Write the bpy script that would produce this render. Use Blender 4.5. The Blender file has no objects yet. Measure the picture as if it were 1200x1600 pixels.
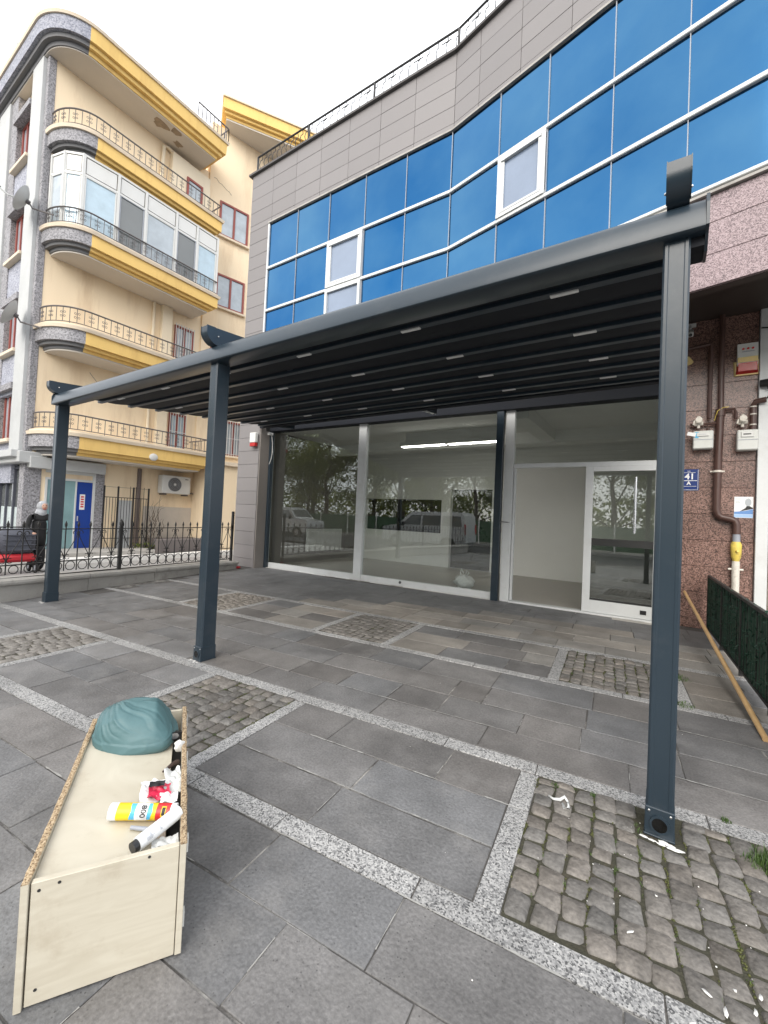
import bpy, bmesh, math, random
from mathutils import Vector, Matrix, noise
R = math.radians
rnd = random.Random(7)
sc = bpy.context.scene

# ------------------------------------------------------------------ camera
cam_d = bpy.data.cameras.new('camera')
cam = bpy.data.objects.new('camera', cam_d)
sc.collection.objects.link(cam)
sc.camera = cam
yaw, pitch, roll = R(33.485), R(1.306), R(2.609)
fwd = Vector((-math.sin(yaw) * math.cos(pitch), math.cos(yaw) * math.cos(pitch), math.sin(pitch)))
rt = Vector((math.cos(yaw), math.sin(yaw), 0))
up = rt.cross(fwd)
rt2 = math.cos(roll) * rt + math.sin(roll) * up
up2 = -math.sin(roll) * rt + math.cos(roll) * up
M = Matrix((rt2, up2, -fwd)).transposed().to_4x4()
M.translation = Vector((6.918, -2.294, 1.364))
cam.matrix_world = M
cam_d.sensor_fit = 'HORIZONTAL'
cam_d.sensor_width = 36.0
cam_d.lens = 660.0 / 1200 * 36
cam_d.shift_x = -0.0005
cam_d.shift_y = -0.0067
cam_d.clip_start = 0.05
cam_d.clip_end = 3000

# ------------------------------------------------------------------ world, sun, exposure
SUN_EL, SUN_AZ = R(34), R(168)      # azimuth measured clockwise from +Y
w = bpy.data.worlds.new('World')
sc.world = w
w.use_nodes = True
nt = w.node_tree
nt.nodes.clear()
out = nt.nodes.new('ShaderNodeOutputWorld')
bg = nt.nodes.new('ShaderNodeBackground')
sky = nt.nodes.new('ShaderNodeTexSky')
sky.sky_type = 'NISHITA'
sky.sun_disc = False
sky.sun_elevation = SUN_EL
sky.sun_rotation = SUN_AZ
sky.altitude = 900
sky.air_density = 1.0
sky.dust_density = 4.0
sky.ozone_density = 1.0
# thin bright overcast veil over the clear sky
tc = nt.nodes.new('ShaderNodeTexCoord')
mp = nt.nodes.new('ShaderNodeMapping')
mp.inputs['Scale'].default_value = (1.2, 1.2, 3.0)
nz = nt.nodes.new('ShaderNodeTexNoise')
nz.inputs['Scale'].default_value = 1.7
nz.inputs['Detail'].default_value = 6
rp = nt.nodes.new('ShaderNodeMapRange')
rp.inputs['From Min'].default_value = 0.3
rp.inputs['From Max'].default_value = 0.62
rp.inputs['To Min'].default_value = 0.72
rp.inputs['To Max'].default_value = 0.97
mx = nt.nodes.new('ShaderNodeMix')
mx.data_type = 'RGBA'
nt.links.new(tc.outputs['Generated'], mp.inputs['Vector'])
nt.links.new(mp.outputs[0], nz.inputs['Vector'])
nt.links.new(nz.outputs['Fac'], rp.inputs['Value'])
nt.links.new(rp.outputs[0], mx.inputs['Factor'])
nt.links.new(sky.outputs[0], mx.inputs['A'])
mx.inputs['B'].default_value = (8.6, 8.75, 9.0, 1)
nt.links.new(mx.outputs['Result'], bg.inputs['Color'])
bg.inputs['Strength'].default_value = 0.1
nt.links.new(bg.outputs[0], out.inputs['Surface'])

sd = bpy.data.lights.new('sun', 'SUN')
sd.energy = 1.5
sd.angle = R(50)
sd.color = (1.0, 0.94, 0.85)
sun = bpy.data.objects.new('sun', sd)
sc.collection.objects.link(sun)
sdir = Vector((math.sin(SUN_AZ) * math.cos(SUN_EL), math.cos(SUN_AZ) * math.cos(SUN_EL), math.sin(SUN_EL)))
sun.rotation_euler = sdir.to_track_quat('Z', 'Y').to_euler()
sun.location = sdir * 40

sc.view_settings.view_transform = 'Standard'
sc.view_settings.look = 'None'
sc.view_settings.gamma = 1
sc.view_settings.exposure = 1.25
sc.view_settings.use_curve_mapping = False
sc.cycles.max_bounces = 8
sc.cycles.transparent_max_bounces = 16
sc.cycles.use_denoising = True

# ------------------------------------------------------------------ helpers
COL = sc.collection
ORG = {}


def V(*a):
    return Vector(a)


def tag(o, label=None, cat=None, group=None, kind=None):
    if label: o['label'] = label
    if cat: o['category'] = cat
    if group: o['group'] = group
    if kind: o['kind'] = kind
    return o


def thing(name, loc, label, cat, group=None):
    o = bpy.data.objects.new(name, None)
    o.empty_display_size = 0.1
    COL.objects.link(o)
    o.location = loc
    ORG[o] = Vector(loc)
    return tag(o, label, cat, group)


class MB:
    """collects geometry in world coordinates"""
    def __init__(s):
        s.v = []; s.f = []; s.m = []; s.mi = 0

    def add(s, vs, fs):
        b = len(s.v)
        s.v += [Vector(p) for p in vs]
        for f in fs:
            s.f.append([b + i for i in f]); s.m.append(s.mi)
        return s

    def box(s, x0, x1, y0, y1, z0, z1, ch=0.0):
        return s.obox(V((x0 + x1) / 2, (y0 + y1) / 2, (z0 + z1) / 2), V(1, 0, 0), V(0, 1, 0), V(0, 0, 1),
                      abs(x1 - x0) / 2, abs(y1 - y0) / 2, abs(z1 - z0) / 2, ch)

    def obox(s, c, ax, ay, az, hx, hy, hz, ch=0.0):
        c = Vector(c)
        if ch <= 0:
            vs = [c + ax * (i * hx) + ay * (j * hy) + az * (k * hz) for k in (-1, 1) for j in (-1, 1) for i in (-1, 1)]
            return s.add(vs, [(0, 2, 3, 1), (4, 5, 7, 6), (0, 1, 5, 4), (2, 6, 7, 3), (0, 4, 6, 2), (1, 3, 7, 5)])
        ch = min(ch, hx * .9, hy * .9, hz * .9)
        vs = []; idx = {}
        for i in (-1, 1):
            for j in (-1, 1):
                for k in (-1, 1):
                    for ax_ in range(3):
                        h = [hx - ch, hy - ch, hz - ch]
                        h[ax_] = (hx, hy, hz)[ax_]
                        idx[(i, j, k, ax_)] = len(vs)
                        vs.append(c + ax * (i * h[0]) + ay * (j * h[1]) + az * (k * h[2]))
        fs = []
        for sg in (-1, 1):
            fs.append([idx[(sg, a, b, 0)] for a, b in ((-1, -1), (1, -1), (1, 1), (-1, 1))])
            fs.append([idx[(a, sg, b, 1)] for a, b in ((-1, -1), (1, -1), (1, 1), (-1, 1))])
            fs.append([idx[(a, b, sg, 2)] for a, b in ((-1, -1), (1, -1), (1, 1), (-1, 1))])
        for a in (-1, 1):
            for b in (-1, 1):
                fs.append([idx[(a, b, -1, 0)], idx[(a, b, 1, 0)], idx[(a, b, 1, 1)], idx[(a, b, -1, 1)]])
                fs.append([idx[(a, -1, b, 0)], idx[(a, 1, b, 0)], idx[(a, 1, b, 2)], idx[(a, -1, b, 2)]])
                fs.append([idx[(-1, a, b, 1)], idx[(1, a, b, 1)], idx[(1, a, b, 2)], idx[(-1, a, b, 2)]])
        for i in (-1, 1):
            for j in (-1, 1):
                for k in (-1, 1):
                    fs.append([idx[(i, j, k, 0)], idx[(i, j, k, 1)], idx[(i, j, k, 2)]])
        return s.add(vs, fs)

    def bar(s, p, q, wx, wz=None, upv=(0, 0, 1), ch=0.0):
        p, q = Vector(p), Vector(q)
        wz = wx if wz is None else wz
        d = (q - p); L = d.length; d.normalize()
        u = Vector(upv)
        if abs(d.dot(u)) > .99: u = V(1, 0, 0)
        r = d.cross(u).normalized(); u = r.cross(d)
        return s.obox((p + q) / 2, r, d, u, wx / 2, L / 2, wz / 2, ch)

    def tube(s, pts, r, n=8, caps=True, closed=False):
        pts = [Vector(p) for p in pts]
        N = len(pts)
        rr = r if isinstance(r, (list, tuple)) else [r] * N
        prev = None; rings = []; vs = []
        for i, p in enumerate(pts):
            if closed: t = pts[(i + 1) % N] - pts[i - 1]
            else: t = pts[min(i + 1, N - 1)] - pts[max(i - 1, 0)]
            t.normalize()
            if prev is None:
                a = V(0, 0, 1) if abs(t.z) < .9 else V(1, 0, 0)
                u = t.cross(a).normalized()
            else:
                u = (prev - t * prev.dot(t))
                u = u.normalized() if u.length > 1e-6 else t.orthogonal().normalized()
            prev = u
            v = t.cross(u)
            rings.append([len(vs) + k for k in range(n)])
            vs += [p + (u * math.cos(2 * math.pi * k / n) + v * math.sin(2 * math.pi * k / n)) * rr[i] for k in range(n)]
        fs = []
        for i in range(N if closed else N - 1):
            a, b = rings[i], rings[(i + 1) % N]
            for k in range(n):
                fs.append((a[k], a[(k + 1) % n], b[(k + 1) % n], b[k]))
        if caps and not closed:
            fs.append(rings[0][::-1]); fs.append(rings[-1])
        return s.add(vs, fs)

    def cyl(s, p, q, r, n=16):
        return s.tube([p, q], r, n)

    def prism(s, poly, d):
        """poly: 3d points, extruded by d"""
        n = len(poly); d = Vector(d)
        vs = [Vector(p) for p in poly] + [Vector(p) + d for p in poly]
        fs = [list(range(n))[::-1], list(range(n, 2 * n))]
        for i in range(n):
            fs.append((i, (i + 1) % n, n + (i + 1) % n, n + i))
        return s.add(vs, fs)

    def quad(s, a, b, c, d):
        return s.add([a, b, c, d], [(0, 1, 2, 3)])

    def disc(s, c, nrm, r, n=20, ring=0):
        c = Vector(c); nrm = Vector(nrm).normalized()
        u = nrm.orthogonal().normalized(); v = nrm.cross(u)
        pts = [c + (u * math.cos(2 * math.pi * k / n) + v * math.sin(2 * math.pi * k / n)) * r for k in range(n)]
        return s.add(pts, [list(range(n))])

    def ico(s, c, r, sub=2, sq=(1, 1, 1), jit=0.0, fn=None):
        bm = bmesh.new()
        bmesh.ops.create_icosphere(bm, subdivisions=sub, radius=1)
        for v in bm.verts:
            p = v.co.copy()
            if fn: p = fn(p)
            v.co = V(p.x * r * sq[0], p.y * r * sq[1], p.z * r * sq[2]) + Vector(c)
        bm.verts.index_update()
        s.add([v.co for v in bm.verts], [[v.index for v in f.verts] for f in bm.faces])
        bm.free()
        return s

    def build(s, name, mat, parent=None, smooth=False, kind=None, solid_normals=True):
        me = bpy.data.meshes.new(name)
        o = bpy.data.objects.new(name, me)
        org = ORG.get(parent, V(0, 0, 0)) if parent else V(0, 0, 0)
        me.from_pydata([tuple(p - org) for p in s.v], [], s.f)
        mats = mat if isinstance(mat, (list, tuple)) else [mat]
        for m in mats: me.materials.append(m)
        if len(mats) > 1: me.polygons.foreach_set('material_index', s.m)
        if solid_normals:
            bm = bmesh.new(); bm.from_mesh(me)
            bmesh.ops.recalc_face_normals(bm, faces=bm.faces[:])
            bm.to_mesh(me); bm.free()
        if smooth:
            me.polygons.foreach_set('use_smooth', [True] * len(me.polygons))
            if smooth != 'all':
                me.set_sharp_from_angle(angle=R(38))
        COL.objects.link(o)
        if parent:
            o.parent = parent
            ORG[o] = org
        else:
            ORG[o] = V(0, 0, 0)
        if kind: o['kind'] = kind
        return o


def copy_tree(o, parent=None):
    c = o.copy(); COL.objects.link(c); c.parent = parent
    ORG[c] = ORG.get(o, V(0, 0, 0))
    for ch in list(o.children): copy_tree(ch, c)
    return c


def text_obj(name, txt, size, origin, ax, ay, mat, parent, depth=0.001, align='CENTER', bold=0.0):
    cu = bpy.data.curves.new(name, 'FONT')
    cu.body = txt; cu.size = size; cu.extrude = depth; cu.align_x = align; cu.align_y = 'CENTER'; cu.offset = bold
    cu.resolution_u = 3
    tmp = bpy.data.objects.new(name + '_tmp', cu)
    COL.objects.link(tmp)
    bpy.context.view_layer.update()
    me = bpy.data.meshes.new_from_object(tmp.evaluated_get(bpy.context.evaluated_depsgraph_get()))
    bpy.data.objects.remove(tmp)
    me.materials.clear(); me.materials.append(mat)
    ax, ay = Vector(ax).normalized(), Vector(ay).normalized(); az = ax.cross(ay)
    mm = Matrix((ax, ay, az)).transposed().to_4x4(); mm.translation = Vector(origin) - ORG.get(parent, V(0, 0, 0))
    me.transform(mm)
    o = bpy.data.objects.new(name, me); COL.objects.link(o)
    o.parent = parent; ORG[o] = ORG.get(parent, V(0, 0, 0))
    return o


# ------------------------------------------------------------------ materials
def node(nt, t, **kw):
    n = nt.nodes.new(t)
    for k, v in kw.items():
        if k in n.inputs: n.inputs[k].default_value = v
        else: setattr(n, k, v)
    return n


def pm(name, col, rough=.6, metal=0.0, var=.12, scale=3.0, grain=.06, gscale=60.0, bump=.15, bscale=60.0, bdist=.003,
       objvar=0.0, stain=0.0, stain_col=(.05, .045, .04), stain_scale=1.2, spec=.5, streak=False, coat=0.0, rvar=.12, pits=False):
    """painted / mineral surface: broad mottling + fine grain + stains + bump"""
    m = bpy.data.materials.new(name); m.use_nodes = True
    nt = m.node_tree; b = nt.nodes['Principled BSDF']
    L = nt.links.new
    b.inputs['Roughness'].default_value = rough
    b.inputs['Metallic'].default_value = metal
    b.inputs['Specular IOR Level'].default_value = spec
    if coat: b.inputs['Coat Weight'].default_value = coat
    geo = node(nt, 'ShaderNodeNewGeometry')
    mp = node(nt, 'ShaderNodeMapping')
    L(geo.outputs['Position'], mp.inputs['Vector'])
    if streak: mp.inputs['Scale'].default_value = (1, 1, .18)
    n1 = node(nt, 'ShaderNodeTexNoise', Scale=scale, Detail=5.0, Roughness=.6)
    L(mp.outputs[0], n1.inputs['Vector'])
    n2 = node(nt, 'ShaderNodeTexNoise', Scale=gscale, Detail=3.0)
    L(geo.outputs['Position'], n2.inputs['Vector'])
    a = node(nt, 'ShaderNodeMath', operation='MULTIPLY_ADD'); a.inputs[1].default_value = var * 2.4; a.inputs[2].default_value = 1 - var * 1.2
    L(n1.outputs['Fac'], a.inputs[0])
    g = node(nt, 'ShaderNodeMath', operation='MULTIPLY_ADD'); g.inputs[1].default_value = grain * 2.4; g.inputs[2].default_value = 1 - grain * 1.2
    L(n2.outputs['Fac'], g.inputs[0])
    mu = node(nt, 'ShaderNodeMath', operation='MULTIPLY')
    L(a.outputs[0], mu.inputs[0]); L(g.outputs[0], mu.inputs[1])
    last = mu
    if objvar:
        oi = node(nt, 'ShaderNodeObjectInfo')
        ov = node(nt, 'ShaderNodeMath', operation='MULTIPLY_ADD'); ov.inputs[1].default_value = objvar * 2; ov.inputs[2].default_value = 1 - objvar
        L(oi.outputs['Random'], ov.inputs[0])
        m2 = node(nt, 'ShaderNodeMath', operation='MULTIPLY')
        L(mu.outputs[0], m2.inputs[0]); L(ov.outputs[0], m2.inputs[1]); last = m2
    vm = node(nt, 'ShaderNodeVectorMath', operation='SCALE'); vm.inputs[0].default_value = col[:3]
    L(last.outputs[0], vm.inputs['Scale'])
    cout = vm.outputs[0]
    if objvar > .15:
        oi2 = node(nt, 'ShaderNodeObjectInfo')
        rr_ = node(nt, 'ShaderNodeMath', operation='FRACT'); ml = node(nt, 'ShaderNodeMath', operation='MULTIPLY'); ml.inputs[1].default_value = 7.31
        L(oi2.outputs['Random'], ml.inputs[0]); L(ml.outputs[0], rr_.inputs[0])
        tn = node(nt, 'ShaderNodeMix', data_type='RGBA'); tn.inputs['A'].default_value = (1.045, 1.0, .95, 1); tn.inputs['B'].default_value = (.975, 1.0, 1.02, 1)
        L(rr_.outputs[0], tn.inputs['Factor'])
        vt = node(nt, 'ShaderNodeVectorMath', operation='MULTIPLY'); L(cout, vt.inputs[0]); L(tn.outputs['Result'], vt.inputs[1]); cout = vt.outputs[0]
        nL = node(nt, 'ShaderNodeTexNoise', Scale=1.1, Detail=6.0, Roughness=.65); L(geo.outputs['Position'], nL.inputs['Vector'])
        mL = node(nt, 'ShaderNodeMapRange'); mL.inputs['From Min'].default_value = .3; mL.inputs['From Max'].default_value = .7; mL.inputs['To Min'].default_value = .68; mL.inputs['To Max'].default_value = 1.3
        L(nL.outputs['Fac'], mL.inputs['Value'])
        vs_ = node(nt, 'ShaderNodeVectorMath', operation='SCALE'); L(cout, vs_.inputs[0]); L(mL.outputs[0], vs_.inputs['Scale']); cout = vs_.outputs[0]
    if stain:
        n3 = node(nt, 'ShaderNodeTexNoise', Scale=stain_scale, Detail=8.0, Roughness=.7)
        L(mp.outputs[0], n3.inputs['Vector'])
        mr = node(nt, 'ShaderNodeMapRange'); mr.inputs['From Min'].default_value = .52; mr.inputs['From Max'].default_value = .72
        mr.inputs['To Max'].default_value = stain
        L(n3.outputs['Fac'], mr.inputs['Value'])
        mix = node(nt, 'ShaderNodeMix', data_type='RGBA')
        L(mr.outputs[0], mix.inputs['Factor']); L(cout, mix.inputs['A']); mix.inputs['B'].default_value = (*stain_col, 1)
        cout = mix.outputs['Result']
    if pits:
        vo = node(nt, 'ShaderNodeTexVoronoi', Scale=55.0)
        L(geo.outputs['Position'], vo.inputs['Vector'])
        mr2 = node(nt, 'ShaderNodeMapRange'); mr2.inputs['From Min'].default_value = .10; mr2.inputs['From Max'].default_value = .17; mr2.inputs['To Min'].default_value = .75; mr2.inputs['To Max'].default_value = 0
        L(vo.outputs['Distance'], mr2.inputs['Value'])
        n5 = node(nt, 'ShaderNodeTexNoise', Scale=9.0, Detail=3.0); L(geo.outputs['Position'], n5.inputs['Vector'])
        mr3 = node(nt, 'ShaderNodeMapRange'); mr3.inputs['From Min'].default_value = .42; mr3.inputs['From Max'].default_value = .6
        L(n5.outputs['Fac'], mr3.inputs['Value'])
        mm_ = node(nt, 'ShaderNodeMath', operation='MULTIPLY'); L(mr2.outputs[0], mm_.inputs[0]); L(mr3.outputs[0], mm_.inputs[1])
        mix2 = node(nt, 'ShaderNodeMix', data_type='RGBA'); mix2.inputs['B'].default_value = (.035, .034, .034, 1)
        L(mm_.outputs[0], mix2.inputs['Factor']); L(cout, mix2.inputs['A']); cout = mix2.outputs['Result']
    L(cout, b.inputs['Base Color'])
    rv = node(nt, 'ShaderNodeMath', operation='MULTIPLY_ADD'); rv.inputs[1].default_value = rvar * 2; rv.inputs[2].default_value = rough - rvar
    L(n1.outputs['Fac'], rv.inputs[0]); L(rv.outputs[0], b.inputs['Roughness'])
    if bump:
        nb = node(nt, 'ShaderNodeTexNoise', Scale=bscale, Detail=4.0)
        L(geo.outputs['Position'], nb.inputs['Vector'])
        bp = node(nt, 'ShaderNodeBump', Strength=bump, Distance=bdist)
        L(nb.outputs['Fac'], bp.inputs['Height']); L(bp.outputs[0], b.inputs['Normal'])
    return m


def speckle(name, cols, scale, rough=.55, bump=.2, contrast=(.35, .65), objvar=.08, mott=.25):
    """granite: cells of three tones"""
    m = bpy.data.materials.new(name); m.use_nodes = True
    nt = m.node_tree; b = nt.nodes['Principled BSDF']; L = nt.links.new
    geo = node(nt, 'ShaderNodeNewGeometry')
    vo = node(nt, 'ShaderNodeTexVoronoi', Scale=scale)
    wr = node(nt, 'ShaderNodeTexNoise', Scale=scale * .6, Detail=4.0)
    L(geo.outputs['Position'], wr.inputs['Vector'])
    ad = node(nt, 'ShaderNodeMix', data_type='VECTOR')
    ad.inputs['Factor'].default_value = .012 * 60 / scale
    L(geo.outputs['Position'], ad.inputs['A']); L(wr.outputs['Color'], ad.inputs['B'])
    L(ad.outputs['Result'], vo.inputs['Vector'])
    rp = node(nt, 'ShaderNodeValToRGB')
    rp.color_ramp.interpolation = 'LINEAR'
    e = rp.color_ramp.elements
    e[0].position = 0.0; e[0].color = (*cols[0], 1)
    e[1].position = 1.0; e[1].color = (*cols[2], 1)
    x = e.new(contrast[0]); x.color = (*cols[1], 1)
    x = e.new(contrast[1]); x.color = (*[(p + q) / 2 for p, q in zip(cols[1], cols[2])], 1)
    sep = node(nt, 'ShaderNodeSeparateColor')
    L(vo.outputs['Color'], sep.inputs[0]); L(sep.outputs[0], rp.inputs['Fac'])
    n1 = node(nt, 'ShaderNodeTexNoise', Scale=2.2, Detail=6.0)
    L(geo.outputs['Position'], n1.inputs['Vector'])
    a = node(nt, 'ShaderNodeMath', operation='MULTIPLY_ADD'); a.inputs[1].default_value = mott * 2; a.inputs[2].default_value = 1 - mott
    L(n1.outputs['Fac'], a.inputs[0])
    oi = node(nt, 'ShaderNodeObjectInfo')
    ov = node(nt, 'ShaderNodeMath', operation='MULTIPLY_ADD'); ov.inputs[1].default_value = objvar * 2; ov.inputs[2].default_value = 1 - objvar
    L(oi.outputs['Random'], ov.inputs[0])
    mu = node(nt, 'ShaderNodeMath', operation='MULTIPLY'); L(a.outputs[0], mu.inputs[0]); L(ov.outputs[0], mu.inputs[1])
    vm = node(nt, 'ShaderNodeVectorMath', operation='SCALE')
    L(rp.outputs['Color'], vm.inputs[0]); L(mu.outputs[0], vm.inputs['Scale'])
    L(vm.outputs[0], b.inputs['Base Color'])
    b.inputs['Roughness'].default_value = rough
    bp = node(nt, 'ShaderNodeBump', Strength=bump, Distance=.002)
    L(sep.outputs[1], bp.inputs['Height']); L(bp.outputs[0], b.inputs['Normal'])
    return m


def glass_mat(name, tint=(.94, .96, .95), base=.06, dirt=.0, ior=1.5):
    """clear pane: see-through straight on, mirror at grazing angles"""
    m = bpy.data.materials.new(name); m.use_nodes = True
    nt = m.node_tree; nt.nodes.clear(); L = nt.links.new
    o = node(nt, 'ShaderNodeOutputMaterial')
    tr = node(nt, 'ShaderNodeBsdfTransparent'); tr.inputs['Color'].default_value = (*tint, 1)
    gl = node(nt, 'ShaderNodeBsdfGlossy'); gl.inputs['Roughness'].default_value = 0.0; gl.inputs['Color'].default_value = (.95, .98, .97, 1)
    gg = node(nt, 'ShaderNodeNewGeometry')           # Schlick fresnel, the same for both faces of the pane
    dt = node(nt, 'ShaderNodeVectorMath', operation='DOT_PRODUCT'); L(gg.outputs['Incoming'], dt.inputs[0]); L(gg.outputs['Normal'], dt.inputs[1])
    ab = node(nt, 'ShaderNodeMath', operation='ABSOLUTE'); L(dt.outputs['Value'], ab.inputs[0])
    om = node(nt, 'ShaderNodeMath', operation='SUBTRACT'); om.inputs[0].default_value = 1.0; L(ab.outputs[0], om.inputs[1])
    pw = node(nt, 'ShaderNodeMath', operation='POWER'); L(om.outputs[0], pw.inputs[0]); pw.inputs[1].default_value = 5.0
    ad = node(nt, 'ShaderNodeMath', operation='MULTIPLY_ADD'); L(pw.outputs[0], ad.inputs[0]); ad.inputs[1].default_value = 1 - .04 - base; ad.inputs[2].default_value = .04 + base; ad.use_clamp = True
    mx = node(nt, 'ShaderNodeMixShader')
    L(ad.outputs[0], mx.inputs[0]); L(tr.outputs[0], mx.inputs[1]); L(gl.outputs[0], mx.inputs[2])
    L(mx.outputs[0], o.inputs['Surface'])
    geo = node(nt, 'ShaderNodeNewGeometry')
    nz = node(nt, 'ShaderNodeTexNoise', Scale=.9, Detail=1.0)
    L(geo.outputs['Position'], nz.inputs['Vector'])
    bp = node(nt, 'ShaderNodeBump', Strength=.05, Distance=.02)
    L(nz.outputs['Fac'], bp.inputs['Height']); L(bp.outputs[0], gl.inputs['Normal'])
    return m


def blue_glass():
    m = bpy.data.materials.new('blue_mirror_glass'); m.use_nodes = True
    nt = m.node_tree; b = nt.nodes['Principled BSDF']; L = nt.links.new
    geo = node(nt, 'ShaderNodeNewGeometry')
    oi = node(nt, 'ShaderNodeObjectInfo')
    nz = node(nt, 'ShaderNodeTexNoise', Scale=.75, Detail=5.0, Roughness=.55)  # soft noise tint stands in for clouds mirrored in the panes
    L(geo.outputs['Position'], nz.inputs['Vector'])
    rp = node(nt, 'ShaderNodeMix', data_type='RGBA')
    rp.inputs['A'].default_value = (.018, .108, .265, 1); rp.inputs['B'].default_value = (.08, .20, .325, 1)
    nr_ = node(nt, 'ShaderNodeMapRange'); nr_.inputs['From Min'].default_value = .32; nr_.inputs['From Max'].default_value = .72; nr_.inputs['To Max'].default_value = .5
    L(nz.outputs['Fac'], nr_.inputs['Value'])
    ad = node(nt, 'ShaderNodeMath', operation='MULTIPLY_ADD'); ad.inputs[1].default_value = .38
    L(oi.outputs['Random'], ad.inputs[0]); L(nr_.outputs[0], ad.inputs[2]); ad.use_clamp = True
    L(ad.outputs[0], rp.inputs['Factor'])
    L(rp.outputs['Result'], b.inputs['Base Color'])
    b.inputs['Metallic'].default_value = 1.0
    b.inputs['Roughness'].default_value = .06
    n2 = node(nt, 'ShaderNodeTexNoise', Scale=1.3, Detail=1.0)
    L(geo.outputs['Position'], n2.inputs['Vector'])
    bp = node(nt, 'ShaderNodeBump', Strength=.12, Distance=.03)
    L(n2.outputs['Fac'], bp.inputs['Height']); L(bp.outputs[0], b.inputs['Normal'])
    return m


def leaf_mat(name, c1, c2, trans=0.0):
    m = bpy.data.materials.new(name); m.use_nodes = True
    nt = m.node_tree; b = nt.nodes['Principled BSDF']; L = nt.links.new
    geo = node(nt, 'ShaderNodeNewGeometry')
    nz = node(nt, 'ShaderNodeTexNoise', Scale=3.0, Detail=3.0)
    L(geo.outputs['Position'], nz.inputs['Vector'])
    ad = node(nt, 'ShaderNodeMath', operation='MULTIPLY_ADD'); ad.inputs[1].default_value = .6; ad.inputs[2].default_value = -.05; ad.use_clamp = True
    L(geo.outputs['Random Per Island'], ad.inputs[0])
    a2 = node(nt, 'ShaderNodeMath', operation='MULTIPLY_ADD'); a2.inputs[1].default_value = .6
    L(nz.outputs['Fac'], a2.inputs[0]); L(ad.outputs[0], a2.inputs[2])
    mx = node(nt, 'ShaderNodeMix', data_type='RGBA')
    mx.inputs['A'].default_value = (*c1, 1); mx.inputs['B'].default_value = (*c2, 1)
    L(a2.outputs[0], mx.inputs['Factor']); L(mx.outputs['Result'], b.inputs['Base Color'])
    b.inputs['Roughness'].default_value = .55
    if trans:
        tr = node(nt, 'ShaderNodeBsdfTranslucent')
        hs = node(nt, 'ShaderNodeVectorMath', operation='MULTIPLY'); hs.inputs[1].default_value = (1.9, 1.8, .9)
        L(mx.outputs['Result'], hs.inputs[0]); L(hs.outputs[0], tr.inputs['Color'])
        ms_ = node(nt, 'ShaderNodeMixShader'); ms_.inputs[0].default_value = trans
        L(b.outputs[0], ms_.inputs[1]); L(tr.outputs[0], ms_.inputs[2])
        L(ms_.outputs[0], nt.nodes['Material Output'].inputs['Surface'])
    return m


MT = {}
MT['slab'] = pm('andesite_slab', (.148, .146, .147), .6, var=.36, scale=4.2, grain=.42, gscale=85, bump=.8, bscale=70, bdist=.004, objvar=.17, stain=.5, stain_col=(.25, .243, .235), stain_scale=3.4, rvar=.15, pits=True)
MT['slab_dusty_lifted'] = pm('dusty_lifted_andesite_slab', (.235, .222, .205), .65, var=.34, scale=3.4, grain=.3, gscale=85, bump=.6, bscale=70, bdist=.004, objvar=.2, stain=.5, stain_col=(.29, .275, .25), stain_scale=2.2, rvar=.15, pits=True)  # brown dust, plus lightening painted in for the light under the pergola
MT['bed'] = pm('joint_mortar', (.085, .08, .075), .9, var=.35, scale=5, grain=.4, gscale=140, bump=.8, bscale=90, stain=1.0, stain_col=(.6, .58, .54), stain_scale=1.9)
MT['moss'] = pm('mossy_joint_soil', (.045, .043, .028), .95, var=.5, scale=9, grain=.5, gscale=170, bump=1, bscale=120, bdist=.006, stain=.9, stain_col=(.075, .06, .04), stain_scale=5)
MT['cobble'] = pm('basalt_cobble', (.15, .14, .129), .62, var=.4, scale=13, grain=.5, gscale=75, bump=1.0, bscale=38, bdist=.008, objvar=.22, stain=.4, stain_col=(.23, .215, .20), stain_scale=7)
MT['granite'] = speckle('speckled_granite', ((.06, .06, .062), (.25, .25, .25), (.48, .475, .465)), 175, .6, .3, (.36, .68), .12, .35)
MT['asphalt'] = pm('asphalt', (.06, .06, .062), .85, var=.2, scale=.8, grain=.3, gscale=80, bump=.5, bscale=70)
MT['yard'] = pm('concrete_yard', (.3, .29, .28), .85, var=.2, scale=1.2, grain=.12, stain=.4, stain_col=(.12, .12, .115))
MT['kerbstone'] = pm('limestone_kerb', (.36, .345, .32), .75, var=.22, scale=3.2, grain=.12, gscale=90, bump=.35, bscale=50, stain=.6, stain_col=(.14, .13, .12), stain_scale=3)
MT['anthracite'] = pm('anthracite_powder_coat', (.02, .033, .046), .3, var=.1, scale=1.5, grain=.03, gscale=300, bump=.03, bscale=400, bdist=.0005, spec=.5, rvar=.06, stain=.14, stain_col=(.16, .16, .155), stain_scale=2.5)
MT['fabric'] = pm('black_pvc_fabric', (.013, .015, .02), .65, spec=.2, var=.2, scale=2, grain=.05, bump=.1, bscale=14, bdist=.01)
MT['led'] = pm('frosted_led_strip', (.8, .8, .78), .4, var=.05, bump=0)
MT['white_alu'] = pm('white_aluminium_frame', (.62, .635, .635), .38, var=.07, scale=4, grain=.03, bump=.03, stain=.35, stain_col=(.42, .41, .38), stain_scale=3)
MT['white_pvc'] = pm('white_pvc', (.64, .64, .62), .4, var=.05, scale=2, bump=.02, stain=.25, stain_col=(.5, .48, .44))
MT['clad'] = pm('grey_porcelain_panel', (.205, .192, .192), .5, var=.07, scale=1.3, grain=.05, gscale=90, bump=.06, bscale=60, objvar=.045, stain=.2, stain_col=(.2, .19, .19), stain_scale=.9, streak=True)
MT['clad_joint'] = pm('cladding_joint', (.10, .095, .095), .8, bump=0)
MT['blue'] = blue_glass()
MT['open_glass'] = pm('pale_window_glass', (.20, .25, .34), .08, var=.2, scale=1.5, bump=0, spec=.9, rvar=.03)
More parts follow.
